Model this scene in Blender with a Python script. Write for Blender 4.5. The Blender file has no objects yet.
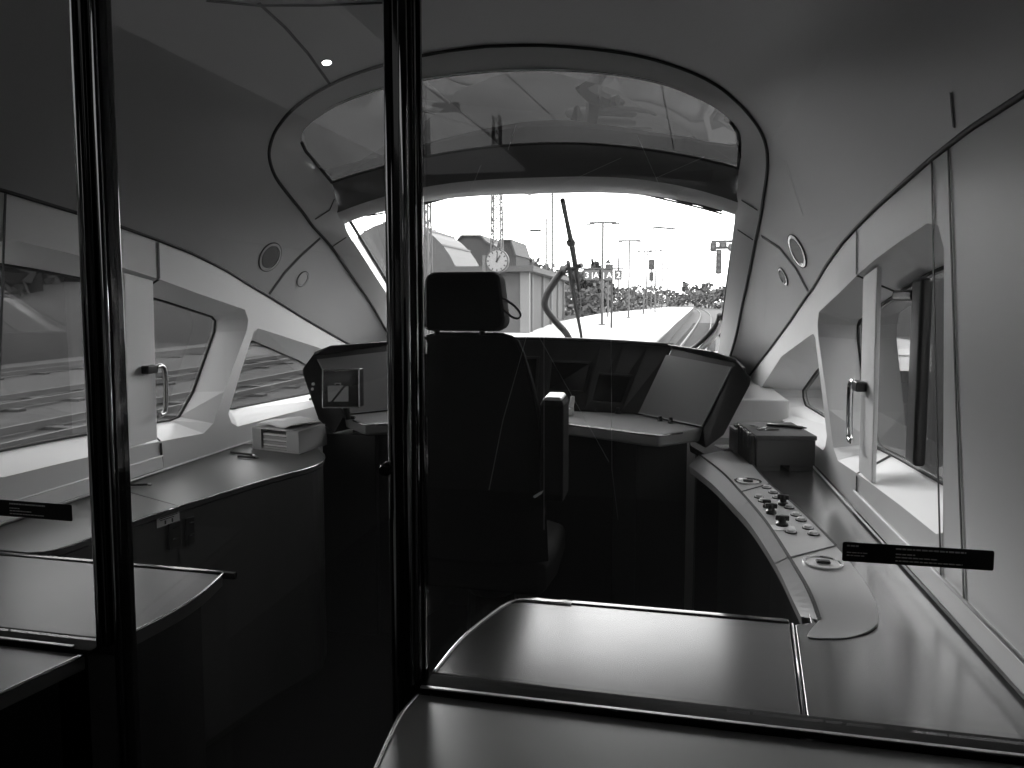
import bpy, math, random
import numpy as np
from mathutils import Vector, Matrix
from mathutils.bvhtree import BVHTree
from mathutils.geometry import tessellate_polygon
random.seed(7)
SC = bpy.context.scene
COL = SC.collection

# ------------------------------------------------------------------ camera
F = 740.0; PX, PY = 512.0, 354.0
YAW, PIT = math.radians(12.05), math.radians(4.4)
C = Vector((.645, 0, 1.50))
FW = Vector((-math.sin(YAW)*math.cos(PIT), math.cos(YAW)*math.cos(PIT), -math.sin(PIT)))
RT = Vector((math.cos(YAW), math.sin(YAW), 0))
UP = RT.cross(FW)
cam = bpy.data.cameras.new('camera'); cam_o = bpy.data.objects.new('camera', cam); COL.objects.link(cam_o)
cam_o.location = C; cam_o.rotation_euler = (math.pi/2 - PIT, 0, YAW)
cam.lens = F/1024*36; cam.sensor_width = 36; cam.shift_y = (PY-384)/1024
cam.clip_start = .02; cam.clip_end = 2000
SC.camera = cam_o

def ray(px, py): return FW + RT*((px-PX)/F) + UP*((PY-py)/F)
def ax(px, py, i, v):
    r = ray(px, py); return C + r*((v-C[i])/r[i])
def az(px, py, z): return ax(px, py, 2, z)
def ay(px, py, y): return ax(px, py, 1, y)
def axx(px, py, x): return ax(px, py, 0, x)
def on_fn(px, py, fn, s=3.0):          # meet the surface y = fn(x, z)
    r = ray(px, py)
    for _ in range(30):
        p = C + r*s; s = (fn(p.x, p.z)-C.y)/r.y
    return C + r*s

# ------------------------------------------------------------------ materials
def mat(name, v, rough=.5, metal=0., spec=.5, noise=0., nscale=20., bump=0., bscale=200., coat=0.):
    m = bpy.data.materials.new(name); m.use_nodes = True
    nt = m.node_tree; b = nt.nodes['Principled BSDF']
    b.inputs['Base Color'].default_value = (v, v, v, 1)
    b.inputs['Roughness'].default_value = rough; b.inputs['Metallic'].default_value = metal
    b.inputs['Specular IOR Level'].default_value = spec
    b.inputs['Coat Weight'].default_value = coat
    tc = nt.nodes.new('ShaderNodeTexCoord')
    if noise:
        n = nt.nodes.new('ShaderNodeTexNoise'); n.inputs['Scale'].default_value = nscale; n.inputs['Detail'].default_value = 5
        r = nt.nodes.new('ShaderNodeMapRange'); r.inputs[3].default_value = v*(1-noise); r.inputs[4].default_value = v*(1+noise)
        nt.links.new(tc.outputs['Object'], n.inputs['Vector']); nt.links.new(n.outputs[0], r.inputs[0])
        nt.links.new(r.outputs[0], b.inputs['Base Color'])
    if bump:
        n2 = nt.nodes.new('ShaderNodeTexNoise'); n2.inputs['Scale'].default_value = bscale; n2.inputs['Detail'].default_value = 3
        bp = nt.nodes.new('ShaderNodeBump'); bp.inputs['Strength'].default_value = bump; bp.inputs['Distance'].default_value = .002
        nt.links.new(tc.outputs['Object'], n2.inputs['Vector']); nt.links.new(n2.outputs[0], bp.inputs['Height'])
        nt.links.new(bp.outputs[0], b.inputs['Normal'])
    return m

def glass(name, t, ior=1.45, refl=1.0, haze=0.):
    m = bpy.data.materials.new(name); m.use_nodes = True
    nt = m.node_tree; nt.nodes.clear()
    o = nt.nodes.new('ShaderNodeOutputMaterial'); mx = nt.nodes.new('ShaderNodeMixShader')
    tr = nt.nodes.new('ShaderNodeBsdfTransparent'); gl = nt.nodes.new('ShaderNodeBsdfGlossy')
    tr.inputs[0].default_value = (t, t, t, 1); gl.inputs['Roughness'].default_value = 0; gl.inputs[0].default_value = (refl, refl, refl, 1)
    ge = nt.nodes.new('ShaderNodeNewGeometry'); dp = nt.nodes.new('ShaderNodeVectorMath'); dp.operation = 'DOT_PRODUCT'
    nt.links.new(ge.outputs['Incoming'], dp.inputs[0]); nt.links.new(ge.outputs['Normal'], dp.inputs[1])
    def mth(op, a, b=None):
        n = nt.nodes.new('ShaderNodeMath'); n.operation = op
        for i, q in enumerate((a, b)):
            if q is None: continue
            if isinstance(q, (int, float)): n.inputs[i].default_value = q
            else: nt.links.new(q, n.inputs[i])
        return n.outputs[0]
    f0 = ((ior-1)/(ior+1))**2                          # Schlick, the same from both sides of the pane
    fr = mth('ADD', mth('MULTIPLY', mth('POWER', mth('SUBTRACT', 1.0, mth('ABSOLUTE', dp.outputs['Value'])), 5.0), 1-f0), f0)
    nt.links.new(fr, mx.inputs[0]); nt.links.new(tr.outputs[0], mx.inputs[1]); nt.links.new(gl.outputs[0], mx.inputs[2])
    if haze:                                            # even scattering haze added to lift the blacks seen through the pane
        tl = nt.nodes.new('ShaderNodeBsdfTranslucent'); tl.inputs[0].default_value = (.8, .8, .8, 1)
        m2 = nt.nodes.new('ShaderNodeMixShader'); m2.inputs[0].default_value = haze
        nt.links.new(mx.outputs[0], m2.inputs[1]); nt.links.new(tl.outputs[0], m2.inputs[2]); nt.links.new(m2.outputs[0], o.inputs[0])
    else: nt.links.new(mx.outputs[0], o.inputs[0])
    return m

def emit(name, v, s):
    m = bpy.data.materials.new(name); m.use_nodes = True
    b = m.node_tree.nodes['Principled BSDF']
    b.inputs['Base Color'].default_value = (v, v, v, 1)
    b.inputs['Emission Color'].default_value = (1, 1, 1, 1); b.inputs['Emission Strength'].default_value = s
    return m

M = dict(
    roof=mat('ceiling_panel', .36, .42, bump=.12, bscale=500),
    wall=mat('wall_panel', .66, .45, bump=.10, bscale=500),
    reveal=mat('window_reveal_panel', .80, .45, bump=.08, bscale=500),
    ring=mat('windscreen_surround', .55, .5, bump=.10, bscale=500),
    band=mat('blind_housing', .11, .6, bump=.1, bscale=400),
    seam=mat('rubber_seam', .012, .6),
    counter=mat('brushed_counter', .16, .21, metal=.75, noise=.15, nscale=9),
    counterdark=mat('counter_dark', .19, .36, spec=.8, noise=.12, nscale=7),
    railm=mat('satin_rail', .40, .38, metal=1.),
    worktop=mat('worktop_dimmed_left', .11, .36, metal=.35, noise=.10, nscale=8),  # counter surface again, colour and sheen dimmed for the less lit left side
    edge=mat('satin_edging', .55, .25, metal=1.),
    cab=mat('cabinet_front', .04, .42, noise=.08),
    black=mat('black_plastic', .010, .35),
    matte=mat('black_fabric', .006, .85, spec=.2, bump=.4, bscale=600),
    seatedge=mat('seat_shell', .015, .5),
    gloss=mat('black_lacquered_metal', .012, .10, spec=.8, coat=.5),
    chrome=mat('dark_chrome', .90, .06, metal=1.),
    console=mat('console_panel', .42, .34, spec=.6),
    desk=mat('desk_shell', .012, .45, bump=.1, bscale=400),
    deskpanel=mat('desk_side_panel', .15, .38, spec=.6),
    ledge=mat('desk_ledge', .20, .4),
    button=mat('button_cap', .60, .3),
    knob=mat('switch_black', .008, .35),
    silver=mat('silver_metal', .6, .22, metal=1.),
    white=mat('white_paper', .72, .7), cream=mat('grey_card', .42, .7),
    screen=mat('dark_screen', .006, .12), icon=emit('lit_icon', .05, .025),
    binder=mat('binder_cloth', .055, .6, noise=.1, nscale=60), pages=mat('page_block', .16, .8, noise=.25, nscale=90),
    floor=mat('dark_carpet', .007, .95, spec=.1, bump=.5, bscale=300),
    saloon=mat('saloon_lining', .18, .6), salceil=mat('saloon_ceiling', .03, .6),
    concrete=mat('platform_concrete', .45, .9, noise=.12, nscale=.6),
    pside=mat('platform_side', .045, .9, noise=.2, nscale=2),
    ballast=mat('ballast', .030, .95, noise=.75, nscale=1.6),
    rail=mat('rail_steel', .10, .6, spec=.15), sleeper=mat('sleeper', .05, .9),
    pole=mat('pole_grey', .06, .6), poledark=mat('pole_dark', .025, .6),
    brick=mat('shelter_brick', .052, .85, noise=.2, nscale=4), colw=mat('pale_column', .11, .7),
    roofo=mat('outdoor_roof', .042, .8), hall=mat('hall_roof', .016, .5, noise=.35, nscale=1.2), bldg=mat('far_building', .028, .9, noise=.15, nscale=.3),
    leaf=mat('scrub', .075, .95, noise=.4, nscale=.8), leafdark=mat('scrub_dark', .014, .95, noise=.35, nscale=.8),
    bark=mat('bark', .07, .95), sign=mat('sign_face', .05, .5), signt=mat('sign_letters', .85, .5),
    wire=mat('wire', .02, .6), rubber=mat('wiper_rubber', .015, .6),
    pane=glass('clear_pane', .985, haze=.0045), wind=glass('windscreen_glass', .93), tint=glass('tinted_side_glass', .56), tintd=glass('lounge_side_glass', .13), roofg=glass('tinted_roof_glass', .012),
    lamp=emit('lamp_lens', .9, 14.), addglow=emit('added_glow', .8, .14), ltext=mat('label_print', .85, .6), scratch=mat('scratch', .55, .6), sticker=mat('sticker_black', .006, .5),
    clock=mat('clock_face', .15, .6), path=mat('paving', .014, .9, noise=.2, nscale=.5),
)

# ------------------------------------------------------------------ mesh builder
def V(p): return Vector(p)
class MB:
    def __init__(s): s.v = []; s.f = []
    def add(s, vs, fs):
        n = len(s.v); s.v += [Vector(p) for p in vs]; s.f += [[i+n for i in f] for f in fs]; return s
    def hexa(s, b, t):                                  # bottom loop, top loop
        n = len(b); fs = [list(range(n))[::-1], list(range(n, 2*n))]
        for i in range(n): j = (i+1) % n; fs.append([i, j, n+j, n+i])
        return s.add(list(b)+list(t), fs)
    def box(s, lo, hi):
        x0, y0, z0 = lo; x1, y1, z1 = hi
        return s.hexa([(x0,y0,z0),(x1,y0,z0),(x1,y1,z0),(x0,y1,z0)], [(x0,y0,z1),(x1,y0,z1),(x1,y1,z1),(x0,y1,z1)])
    def prism(s, poly, d):
        d = Vector(d); return s.hexa([Vector(p) for p in poly], [Vector(p)+d for p in poly])
    def slab(s, xy, z0, z1, cap=True):                   # plan polygon, tessellated caps
        n = len(xy); b = [(x, y, z0) for x, y in xy]; t = [(x, y, z1) for x, y in xy]
        tri = tessellate_polygon([[Vector((x, y, 0)) for x, y in xy]])
        fs = [[a, c, b_] for a, b_, c in tri] + [[a+n, b_+n, c+n] for a, b_, c in tri]
        for i in range(n): j = (i+1) % n; fs.append([i, j, n+j, n+i])
        return s.add(b+t, fs)
    def loft(s, A, B, close=False):
        n = len(A); fs = []
        for i in range(n-1 + (1 if close else 0)): j = (i+1) % n; fs.append([i, j, n+j, n+i])
        return s.add(list(A)+list(B), fs)
    def grid(s, rows):
        nr, nc = len(rows), len(rows[0]); vs = [p for r in rows for p in r]; fs = []
        for i in range(nr-1):
            for j in range(nc-1): fs.append([i*nc+j, i*nc+j+1, (i+1)*nc+j+1, (i+1)*nc+j])
        return s.add(vs, fs)
    def tube(s, pts, r, n=8, rs=None, cap=True):
        pts = [Vector(p) for p in pts]; rings = []; prev = None
        for i, p in enumerate(pts):
            d = (pts[min(i+1, len(pts)-1)] - pts[max(i-1, 0)]).normalized()
            u = prev - d*prev.dot(d) if prev is not None else (d.orthogonal())
            if u.length < 1e-6: u = d.orthogonal()
            u.normalize(); prev = u; w = d.cross(u); rr = rs[i] if rs else r
            rings.append([p + (u*math.cos(2*math.pi*k/n) + w*math.sin(2*math.pi*k/n))*rr for k in range(n)])
        vs = [q for g in rings for q in g]; fs = []
        for i in range(len(rings)-1):
            for k in range(n): l = (k+1) % n; fs.append([i*n+k, i*n+l, (i+1)*n+l, (i+1)*n+k])
        if cap: fs.append(list(range(n))[::-1]); fs.append([(len(rings)-1)*n+k for k in range(n)])
        return s.add(vs, fs)
    def lathe(s, c, prof, axis=(0,0,1), n=24):           # prof: (radius, height)
        a = Vector(axis).normalized(); u = a.orthogonal().normalized(); w = a.cross(u); c = Vector(c); vs = []; fs = []
        for r, h in prof:
            for k in range(n): vs.append(c + a*h + (u*math.cos(2*math.pi*k/n) + w*math.sin(2*math.pi*k/n))*r)
        for i in range(len(prof)-1):
            for k in range(n): l = (k+1) % n; fs.append([i*n+k, i*n+l, (i+1)*n+l, (i+1)*n+k])
        fs.append(list(range(n))[::-1]); fs.append([(len(prof)-1)*n+k for k in range(n)])
        return s.add(vs, fs)
    def ribbon(s, pts, nrm, w, lift=.002, th=.0015):    # flat strip lying on a surface
        pts = [Vector(p) for p in pts]; rows = []
        for i, p in enumerate(pts):
            n = Vector(nrm[i] if isinstance(nrm, list) else nrm).normalized()
            d = (pts[min(i+1, len(pts)-1)] - pts[max(i-1, 0)]).normalized(); q = n.cross(d).normalized()*w/2
            rows.append([p+n*lift-q, p+n*(lift+th)-q, p+n*(lift+th)+q, p+n*lift+q])
        return s.grid(rows)
    def build(s, name, m, parent=None, smooth=False, bevel=0., seg=2, ang=35, sub=0, solid=0.):
        me = bpy.data.meshes.new(name)
        off = wloc(parent) if parent is not None else Vector()
        me.from_pydata([v-off for v in s.v], [], s.f); me.validate(); me.update()
        import bmesh
        bm = bmesh.new(); bm.from_mesh(me); bmesh.ops.recalc_face_normals(bm, faces=bm.faces[:]); bm.to_mesh(me); bm.free()
        if m: me.materials.append(m)
        o = bpy.data.objects.new(name, me); COL.objects.link(o)
        if parent is not None: o.parent = parent
        if smooth:
            for p in me.polygons: p.use_smooth = True
        if bevel:
            b = o.modifiers.new('bevel', 'BEVEL'); b.width = bevel; b.segments = seg; b.limit_method = 'ANGLE'; b.angle_limit = math.radians(ang)
            for p in me.polygons: p.use_smooth = True
            w = o.modifiers.new('wn', 'WEIGHTED_NORMAL'); w.keep_sharp = True
        if solid:
            sm = o.modifiers.new('solid', 'SOLIDIFY'); sm.thickness = solid; sm.offset = 0
        if sub:
            ss = o.modifiers.new('sub', 'SUBSURF'); ss.levels = sub; ss.render_levels = sub
        return o
def wloc(o):
    l = Vector(o.location)
    while o.parent: o = o.parent; l = l + Vector(o.location)
    return l
def tag(o, label=None, cat=None, group=None, kind=None):
    if label: o['label'] = label
    if cat: o['category'] = cat
    if group: o['group'] = group
    if kind: o['kind'] = kind
    return o
def thing(name, label, cat, loc, group=None):
    o = bpy.data.objects.new(name, None); COL.objects.link(o); o.location = loc; o.empty_display_size = .05
    return tag(o, label, cat, group)
def st(mb, name, m, **k): return tag(mb.build(name, m, **k), kind='structure')
def text_mesh(txt, size, origin, right, up, m, name, parent, ext=.0005):
    cu = bpy.data.curves.new('t', 'FONT'); cu.body = txt; cu.size = size; cu.extrude = ext; cu.align_x = 'CENTER'; cu.align_y = 'CENTER'
    t = bpy.data.objects.new('t', cu); COL.objects.link(t)
    bpy.context.view_layer.update()
    me = bpy.data.meshes.new_from_object(t.evaluated_get(bpy.context.evaluated_depsgraph_get()))
    bpy.data.objects.remove(t)
    r = Vector(right).normalized(); u = Vector(up).normalized(); n = r.cross(u)
    off = wloc(parent) if parent is not None else Vector()
    for v in me.vertices: v.co = Vector(origin) + r*v.co.x + u*v.co.y + n*v.co.z - off
    me.materials.clear(); me.materials.append(m)
    o = bpy.data.objects.new(name, me); COL.objects.link(o); o.parent = parent
    return o
def mir(p): return Vector((-p[0], p[1], p[2]))
def spline(P, k):                                        # Catmull-Rom
    P = [Vector(p) for p in P]; out = []
    for i in range(len(P)-1):
        a, b, c, d = P[max(i-1, 0)], P[i], P[i+1], P[min(i+2, len(P)-1)]
        for j in range(k):
            t = j/k; out.append(.5*((2*b)+(c-a)*t+(2*a-5*b+4*c-d)*t*t+(3*b-a-3*c+d)*t**3))
    out.append(P[-1]); return out

# ------------------------------------------------------------------ shell
YG = 1.145                                               # plane of the glass partition
def xw(y, z): return 1.278 - .012*y - .037*z - .055*max(0, y-3)
crease = [(4.55,1.02),(4.16,1.15),(3.855,1.249),(3.427,1.395),(3.14,1.500),(3.05,1.53),(2.815,1.61),(2.579,1.672),(2.404,1.705),(2.184,1.742),(1.78,1.795),(1.573,1.815),(1.30,1.826),(1.15,1.83)]
def zc(y):
    for (a, b), (c, d) in zip(crease, crease[1:]):
        if c <= y <= a: return b + (d-b)*(a-y)/(a-c)
    return crease[0][1] if y > crease[0][0] else crease[-1][1]
def CP(y): z = zc(y); return Vector((xw(y, z), y, z))
pairs = [((.97,4.55,1.04), CP(4.55)), ((.994,4.16,1.277), CP(4.16)), ((1.004,3.92,1.458), CP(3.88)), ((1.010,3.66,1.62), CP(3.62)), ((1.012,3.441,1.753), CP(3.427)),
         ((1.008,3.252,1.83), CP(3.22)), ((1.003,3.137,1.888), CP(3.08)), ((.997,2.997,1.950), CP(2.90)), ((.987,2.89,1.997), CP(2.68)), ((.972,2.82,2.041), CP(2.40)),
         ((.942,2.756,2.085), CP(2.05)), ((.895,2.705,2.132), CP(1.60)), ((.856,2.683,2.167), CP(1.15)), ((.792,2.668,2.218), (1.13,1.15,2.06)),
         ((.695,2.652,2.268), (1.0,1.15,2.22)), ((.55,2.635,2.318), (.78,1.15,2.34)), ((.38,2.62,2.352), (.52,1.15,2.41)), ((.19,2.607,2.374), (.26,1.15,2.44)), ((0,2.60,2.382), (0,1.15,2.45))]
R = spline([p[0] for p in pairs], 4); O = spline([p[1] for p in pairs], 4)
NT = 10; rows = []
ctr = Vector((0, 2.6, 1.2))
for r, o in zip(R, O):
    row = []
    for j in range(NT+1):
        t = j/NT; p = r.lerp(o, t)
        d = p - Vector((0, p.y, 1.2)); d.normalize()
        L = (r-o).length
        row.append(p + d*(.16*t*(1-t)*L*min(1, .15+L*.45)))
    rows.append(row)
ce = MB(); ce.grid(rows); ce.grid([[mir(p) for p in r] for r in rows])
st(ce, 'ceiling', M['roof'], smooth=True)
bvh_ceil = BVHTree.FromPolygons(ce.v, ce.f)
def hit(bv, px, py):
    p, n, i, d = bv.ray_cast(C, ray(px, py).normalized())
    if p is None: return None, None
    if n.dot(ray(px, py)) > 0: n = -n
    return p, n

# windscreen surround: from the outer seam to the roof-window / windscreen edge
inn = [(.925,4.53,1.18),(.925,4.2,1.375),(.924,3.99,1.50),(.922,3.813,1.60),(.918,3.60,1.72),(.916,3.44,1.81),(.913,3.38,1.875),(.915,3.31,1.955),(.915,3.26,2.035),
       (.905,3.079,2.095),(.885,2.95,2.12),(.850,2.85,2.137),(.79,2.765,2.165),(.705,2.735,2.205),(.625,2.725,2.238),(.516,2.715,2.268),(.38,2.708,2.292),(.19,2.702,2.312),(0,2.70,2.318)]
I = spline(inn, 4)
rows = []
for r, i in zip(R, I):
    row = []
    for j in range(6):
        t = j/5; p = r.lerp(i, t); d = (p - Vector((0, p.y-.3, 1.6))).normalized()
        row.append(p - d*(.10*t*(1-t))*(r-i).length)
    rows.append(row)
rg = MB(); rg.grid(rows); rg.grid([[mir(p) for p in r] for r in rows])
st(rg, 'trim_1', M['ring'], smooth=True)
bvh_ring = BVHTree.FromPolygons(rg.v, rg.f)

# blind housing band and the frame bar under it
def yA(x, z=0): return 3.26 + .17*(1-(x/.92)**2)
def yB(x, z=0): return 3.335 + .17*(1-(x/.90)**2)
def yE(x, z=0): return 3.40 + .17*(1-(x/.915)**2)
def arc(zs, zc_, X, fn, n=25, pw=2.):
    out = []
    for i in range(n):
        x = -X + 2*X*i/(n-1); out.append(Vector((x, fn(x), zs + (zc_-zs)*(1-abs(x/X)**pw))))
    return out
A_ = arc(2.026, 2.205, .938, yA); B_ = arc(1.895, 2.065, .935, yB, pw=2.6); E_ = arc(1.845, 1.998, .945, yE, pw=2.8)
bd = MB(); mid = [a.lerp(b, .5)+Vector((0, .025, .015)) for a, b in zip(A_, B_)]
bd.grid([A_, mid, B_]); st(bd, 'trim_2', M['band'], smooth=True)
fb = MB(); mid = [a.lerp(b, .5)+Vector((0, -.012, 0)) for a, b in zip(B_, E_)]
fb.grid([B_, mid, E_, [p+Vector((0, .07, .03)) for p in E_]]); st(fb, 'trim_3', M['ring'], smooth=True)
# dark gasket lines of the roof window
gk = MB(); gk.tube([p+Vector((0, -.004, 0)) for p in A_], .006, 6); st(gk, 'trim_4', M['seam'], smooth=True)
gk = MB()
for s in (1, -1): gk.tube([Vector((s*.913, 3.26, 2.035)), Vector((s*.902, 3.079, 2.094)), Vector((s*.882, 2.95, 2.119)), Vector((s*.85, 2.855, 2.135))], .007, 6)
st(gk, 'trim_5', M['seam'], smooth=True)

# roof window glass
top = [Vector((s*p[0], p[1], p[2])) for s, L in ((-1, inn[8:]), (1, inn[8:-1][::-1])) for p in L]
ts = []                                                  # resample the top outline by x
for a in A_:
    x = max(-.9149, min(.9149, a.x)); best = None
    for p, q in zip(top, top[1:]):
        if p.x <= x <= q.x and q.x > p.x: best = p.lerp(q, (x-p.x)/(q.x-p.x)); break
    ts.append(best or (top[0] if x < 0 else top[-1]))
rw = MB(); rows = []
for j in range(5):
    t = j/4; rows.append([a.lerp(b, t*1.03-.01)+Vector((0, 0, .002+.10*t*(1-t)*max(0, 1-(a.x/.93)**2)))+Vector((a.x*.012, 0, 0)) for a, b in zip(A_, ts)])
rw.grid(rows); st(rw, 'window_1', M['roofg'], smooth=True)

# windscreen: glass, reveal and gasket
def gl_pt(x, y):                                         # curved raked glass
    return Vector((x, y + .13*(1-(x/.95)**2), 1.905 - .60*(y-3.47)))
ys = [3.25+.1*i for i in range(15)]
wsn = MB(); wsn.grid([[gl_pt(-.955+1.91*i/20, y) for i in range(21)] for y in ys]); st(wsn, 'window_2', M['wind'], smooth=True)
rv = MB()
for s in (1, -1):
    a = [Vector((s*p[0], p[1], p[2])) for p in inn[:7]][::-1]
    b = []
    for p in a: q = gl_pt(.953, p.y+.05); b.append(Vector((s*q.x, q.y, q.z)))
    rv.loft(a, b)
st(rv, 'trim_6', M['reveal'], smooth=True)
gs = MB()
for s in (1, -1): gs.tube([Vector((s*.935, gl_pt(.935, y).y, gl_pt(.935, y).z-.006)) for y in [3.42+.1*i for i in range(12)]], .009, 6)
st(gs, 'trim_7', M['seam'], smooth=True)

def on_glass(px, py): return on_fn(px, py, lambda x, z: 3.47+(1.905-z)/.60+.13*(1-(x/.95)**2)-.012, 4.3)
mb = MB(); mb.tube(spline([on_glass(*q) for q in [(719.5,315),(717.5,322),(713,329),(706,337),(698,344.5),(690,350)]], 4), .014, 6, rs=None); st(mb, 'trim_30', M['seam'], smooth=True)
mb = MB(); mb.tube(spline([on_glass(*q)+Vector((0,-.01,0)) for q in [(722,320),(719,329),(712,338),(703,347),(697,352)]], 4), .020, 6); st(mb, 'trim_31', M['reveal'], smooth=True)
# seams on ceiling and surround
def seam(pts, bv, w, nm, m='seam', close=False, lift=.0015, k=6):
    P, N = [], []
    Q = []
    for a, b in zip(pts, pts[1:]):
        for j in range(k): Q.append((a[0]+(b[0]-a[0])*j/k, a[1]+(b[1]-a[1])*j/k))
    Q.append(pts[-1])
    for q in Q:
        p, n = hit(bv, *q)
        if p is not None: P.append(p); N.append(n)
    if len(P) > 1:
        mb = MB(); mb.ribbon(P, N, w, lift); return st(mb, nm, M[m])
sg = MB()
ringline = [r + (r-Vector((0, r.y, 1.3))).normalized()*-.002 for r in R]
sg.tube(ringline, .007, 6); sg.tube([mir(p) for p in ringline], .007, 6); st(sg, 'trim_8', M['seam'], smooth=True)
cs = MB(); cl = [CP(4.55-3.4*i/60) + Vector((-.002, 0, 0)) for i in range(61)]
cs.tube(cl, .0065, 6); cs.tube([mir(p) for p in cl], .0065, 6); st(cs, 'trim_9', M['seam'], smooth=True)
tn = 40
for pts, bv, w in [
    ([(320,238),(300,256),(284,273),(269,294)], bvh_ceil, .014), ([(762,236),(780,248),(796,268),(808,291)], bvh_ceil, .014),
    ([(258,2),(285,27),(308,53),(330,84)], bvh_ceil, .010), ([(206,0),(258,5),(320,5),(388,2)], bvh_ceil, .010),
    ([(955,127),(953,108),(952,92)], bvh_ceil, .006),
    ([(315,219),(329.4,209.7),(334,199)], bvh_ring, .006), ([(332,246.5),(346,237)], bvh_ring, .006),
    ([(742,200),(758,210)], bvh_ring, .006), ([(738,229.5),(753,239.5)], bvh_ring, .006)]:
    if seam(pts, bv, w, 'trim_%d' % tn) is not None: tn += 1

# ---- side walls with deep window reveals
import bmesh
def wall(side):
    s = 1 if side == 'right' else -1
    bm = bmesh.new(); loops = []
    big = [(2.95,1.445),(2.978,1.40),(2.965,1.35),(2.80,1.10),(2.725,.975),(2.66,.945),(2.385,.962),(2.0,.978),(1.74,.984),(1.70,1.0),(1.70,1.60),(1.735,1.652),(1.80,1.662),(2.0,1.635),(2.205,1.603),(2.41,1.563),(2.62,1.515)]
    small = [(3.05,1.358),(3.10,1.348),(3.62,1.225),(4.12,1.02),(4.10,.965),(3.95,.925),(2.90,.932),(2.855,.955),(2.83,1.0),(2.925,1.178),(3.02,1.345)]
    outer = [(YG-.03, 0.0)] + [(4.55, 0.0)] + [(y, zc(y)) for y in np.linspace(4.55, 1.115, 26)]
    def P(q): return Vector((s*xw(*q), q[0], q[1]))
    for L in (outer, big, small):
        vs = [bm.verts.new(P(q)) for q in L]; loops.append(vs)
        for i in range(len(vs)): bm.edges.new((vs[i], vs[(i+1) % len(vs)]))
    bmesh.ops.triangle_fill(bm, use_beauty=True, use_dissolve=False, edges=bm.edges[:])
    me = bpy.data.meshes.new('wall_'+side); bmesh.ops.recalc_face_normals(bm, faces=bm.faces[:]); bm.to_mesh(me); bm.free()
    me.materials.append(M['wall']); o = bpy.data.objects.new('wall_'+side, me); COL.objects.link(o); o['kind'] = 'structure'
    # reveals
    bigi = [(2.90,1.415),(2.925,1.395),(2.915,1.345),(2.755,1.10),(2.66,1.01),(2.60,1.004),(2.385,1.018),(2.0,1.034),(1.76,1.04),(1.72,1.05),(1.72,1.56),(1.74,1.60),(1.80,1.605),(2.0,1.585),(2.205,1.56),(2.41,1.52),(2.62,1.478)]
    smalli = [(3.22,1.29),(3.26,1.278),(3.66,1.158),(4.02,1.02),(4.00,.985),(3.92,.955),(3.05,.985),(3.02,.99),(2.995,1.005),(3.10,1.19),(3.20,1.28)]
    for L, Li in ((big, bigi), (small, smalli)):
        rv = MB(); a = [P(q) for q in L]; b = [Vector((s*1.325, q[0], q[1])) for q in Li]
        m_ = [p.lerp(q, .16)+(p-q)*0.0+Vector((s*.004, 0, 0)) for p, q in zip(a, b)]
        rv.loft(a, b, True)
        global tn
        st(rv, 'trim_%d' % tn, M['reveal']); tn += 1
        gk = MB(); gk.tube([Vector((s*1.322, q[0], q[1])) for q in Li + Li[:1]], .006, 6); st(gk, 'trim_%d' % tn, M['seam']); tn += 1
        nonlocal_w.append((s, Li))
    return o
nonlocal_w = []
wall('right'); wall('left')
wn = 3
for s, Li in nonlocal_w:
    g = MB(); g.prism([(s*1.328, y, z) for y, z in Li], (s*.006, 0, 0)); st(g, 'window_%d' % wn, M['tint']); wn += 1
# wall seams (vertical joints, lower strip)
for s in (1, -1):
    def wp(y, z, s=s): return Vector((s*(xw(y, z)-.001), y, z))
    joints = [([(2.39,1.70),(2.395,1.567)], .010), ([(2.40,.955),(2.41,.86)], .010), ([(1.765,1.79),(1.735,1.31),(1.70,.87)], .007), ([(1.672,1.80),(1.625,1.31),(1.575,.87)], .007)]
    for path, w in joints:
        mb = MB(); mb.ribbon([wp(*q) for q in path], (-s, 0, 0), w, .0012); st(mb, 'trim_%d' % tn, M['seam']); tn += 1
    # seam across the reveal
    mb = MB(); mb.ribbon([wp(2.395,1.567), Vector((s*1.318, 2.44, 1.515))], (0, -.2, -1), .009, .002); mb.ribbon([wp(2.40,.957), Vector((s*1.318, 2.44, 1.012))], (0, -.2, 1), .009, .003)
    st(mb, 'trim_%d' % tn, M['seam']); tn += 1
    # ledge strip along the wall foot with a bright edge
    mb = MB(); mb.prism([(s*(xw(1.3,.9)+.005),1.15,.905),(s*(xw(1.3,.9)-.012),1.15,.905),(s*(xw(1.3,.9)-.016),1.15,.86),(s*(xw(1.3,.9)+.005),1.15,.852)], (-s*.012, 1.25, 0)); st(mb, 'trim_%d' % tn, M['wall'], bevel=.003); tn += 1
    mb = MB(); mb.tube([wp(1.15,.908)-Vector((s*.010,0,0)), wp(2.40,.908)-Vector((s*.010,0,0))], .0035, 6); mb.tube([wp(1.15,.857)-Vector((s*.016,0,0)), wp(3.4,.857)-Vector((s*.004,0,0))], .0035, 6); st(mb, 'trim_%d' % tn, M['reveal'], smooth=True); tn += 1

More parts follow.
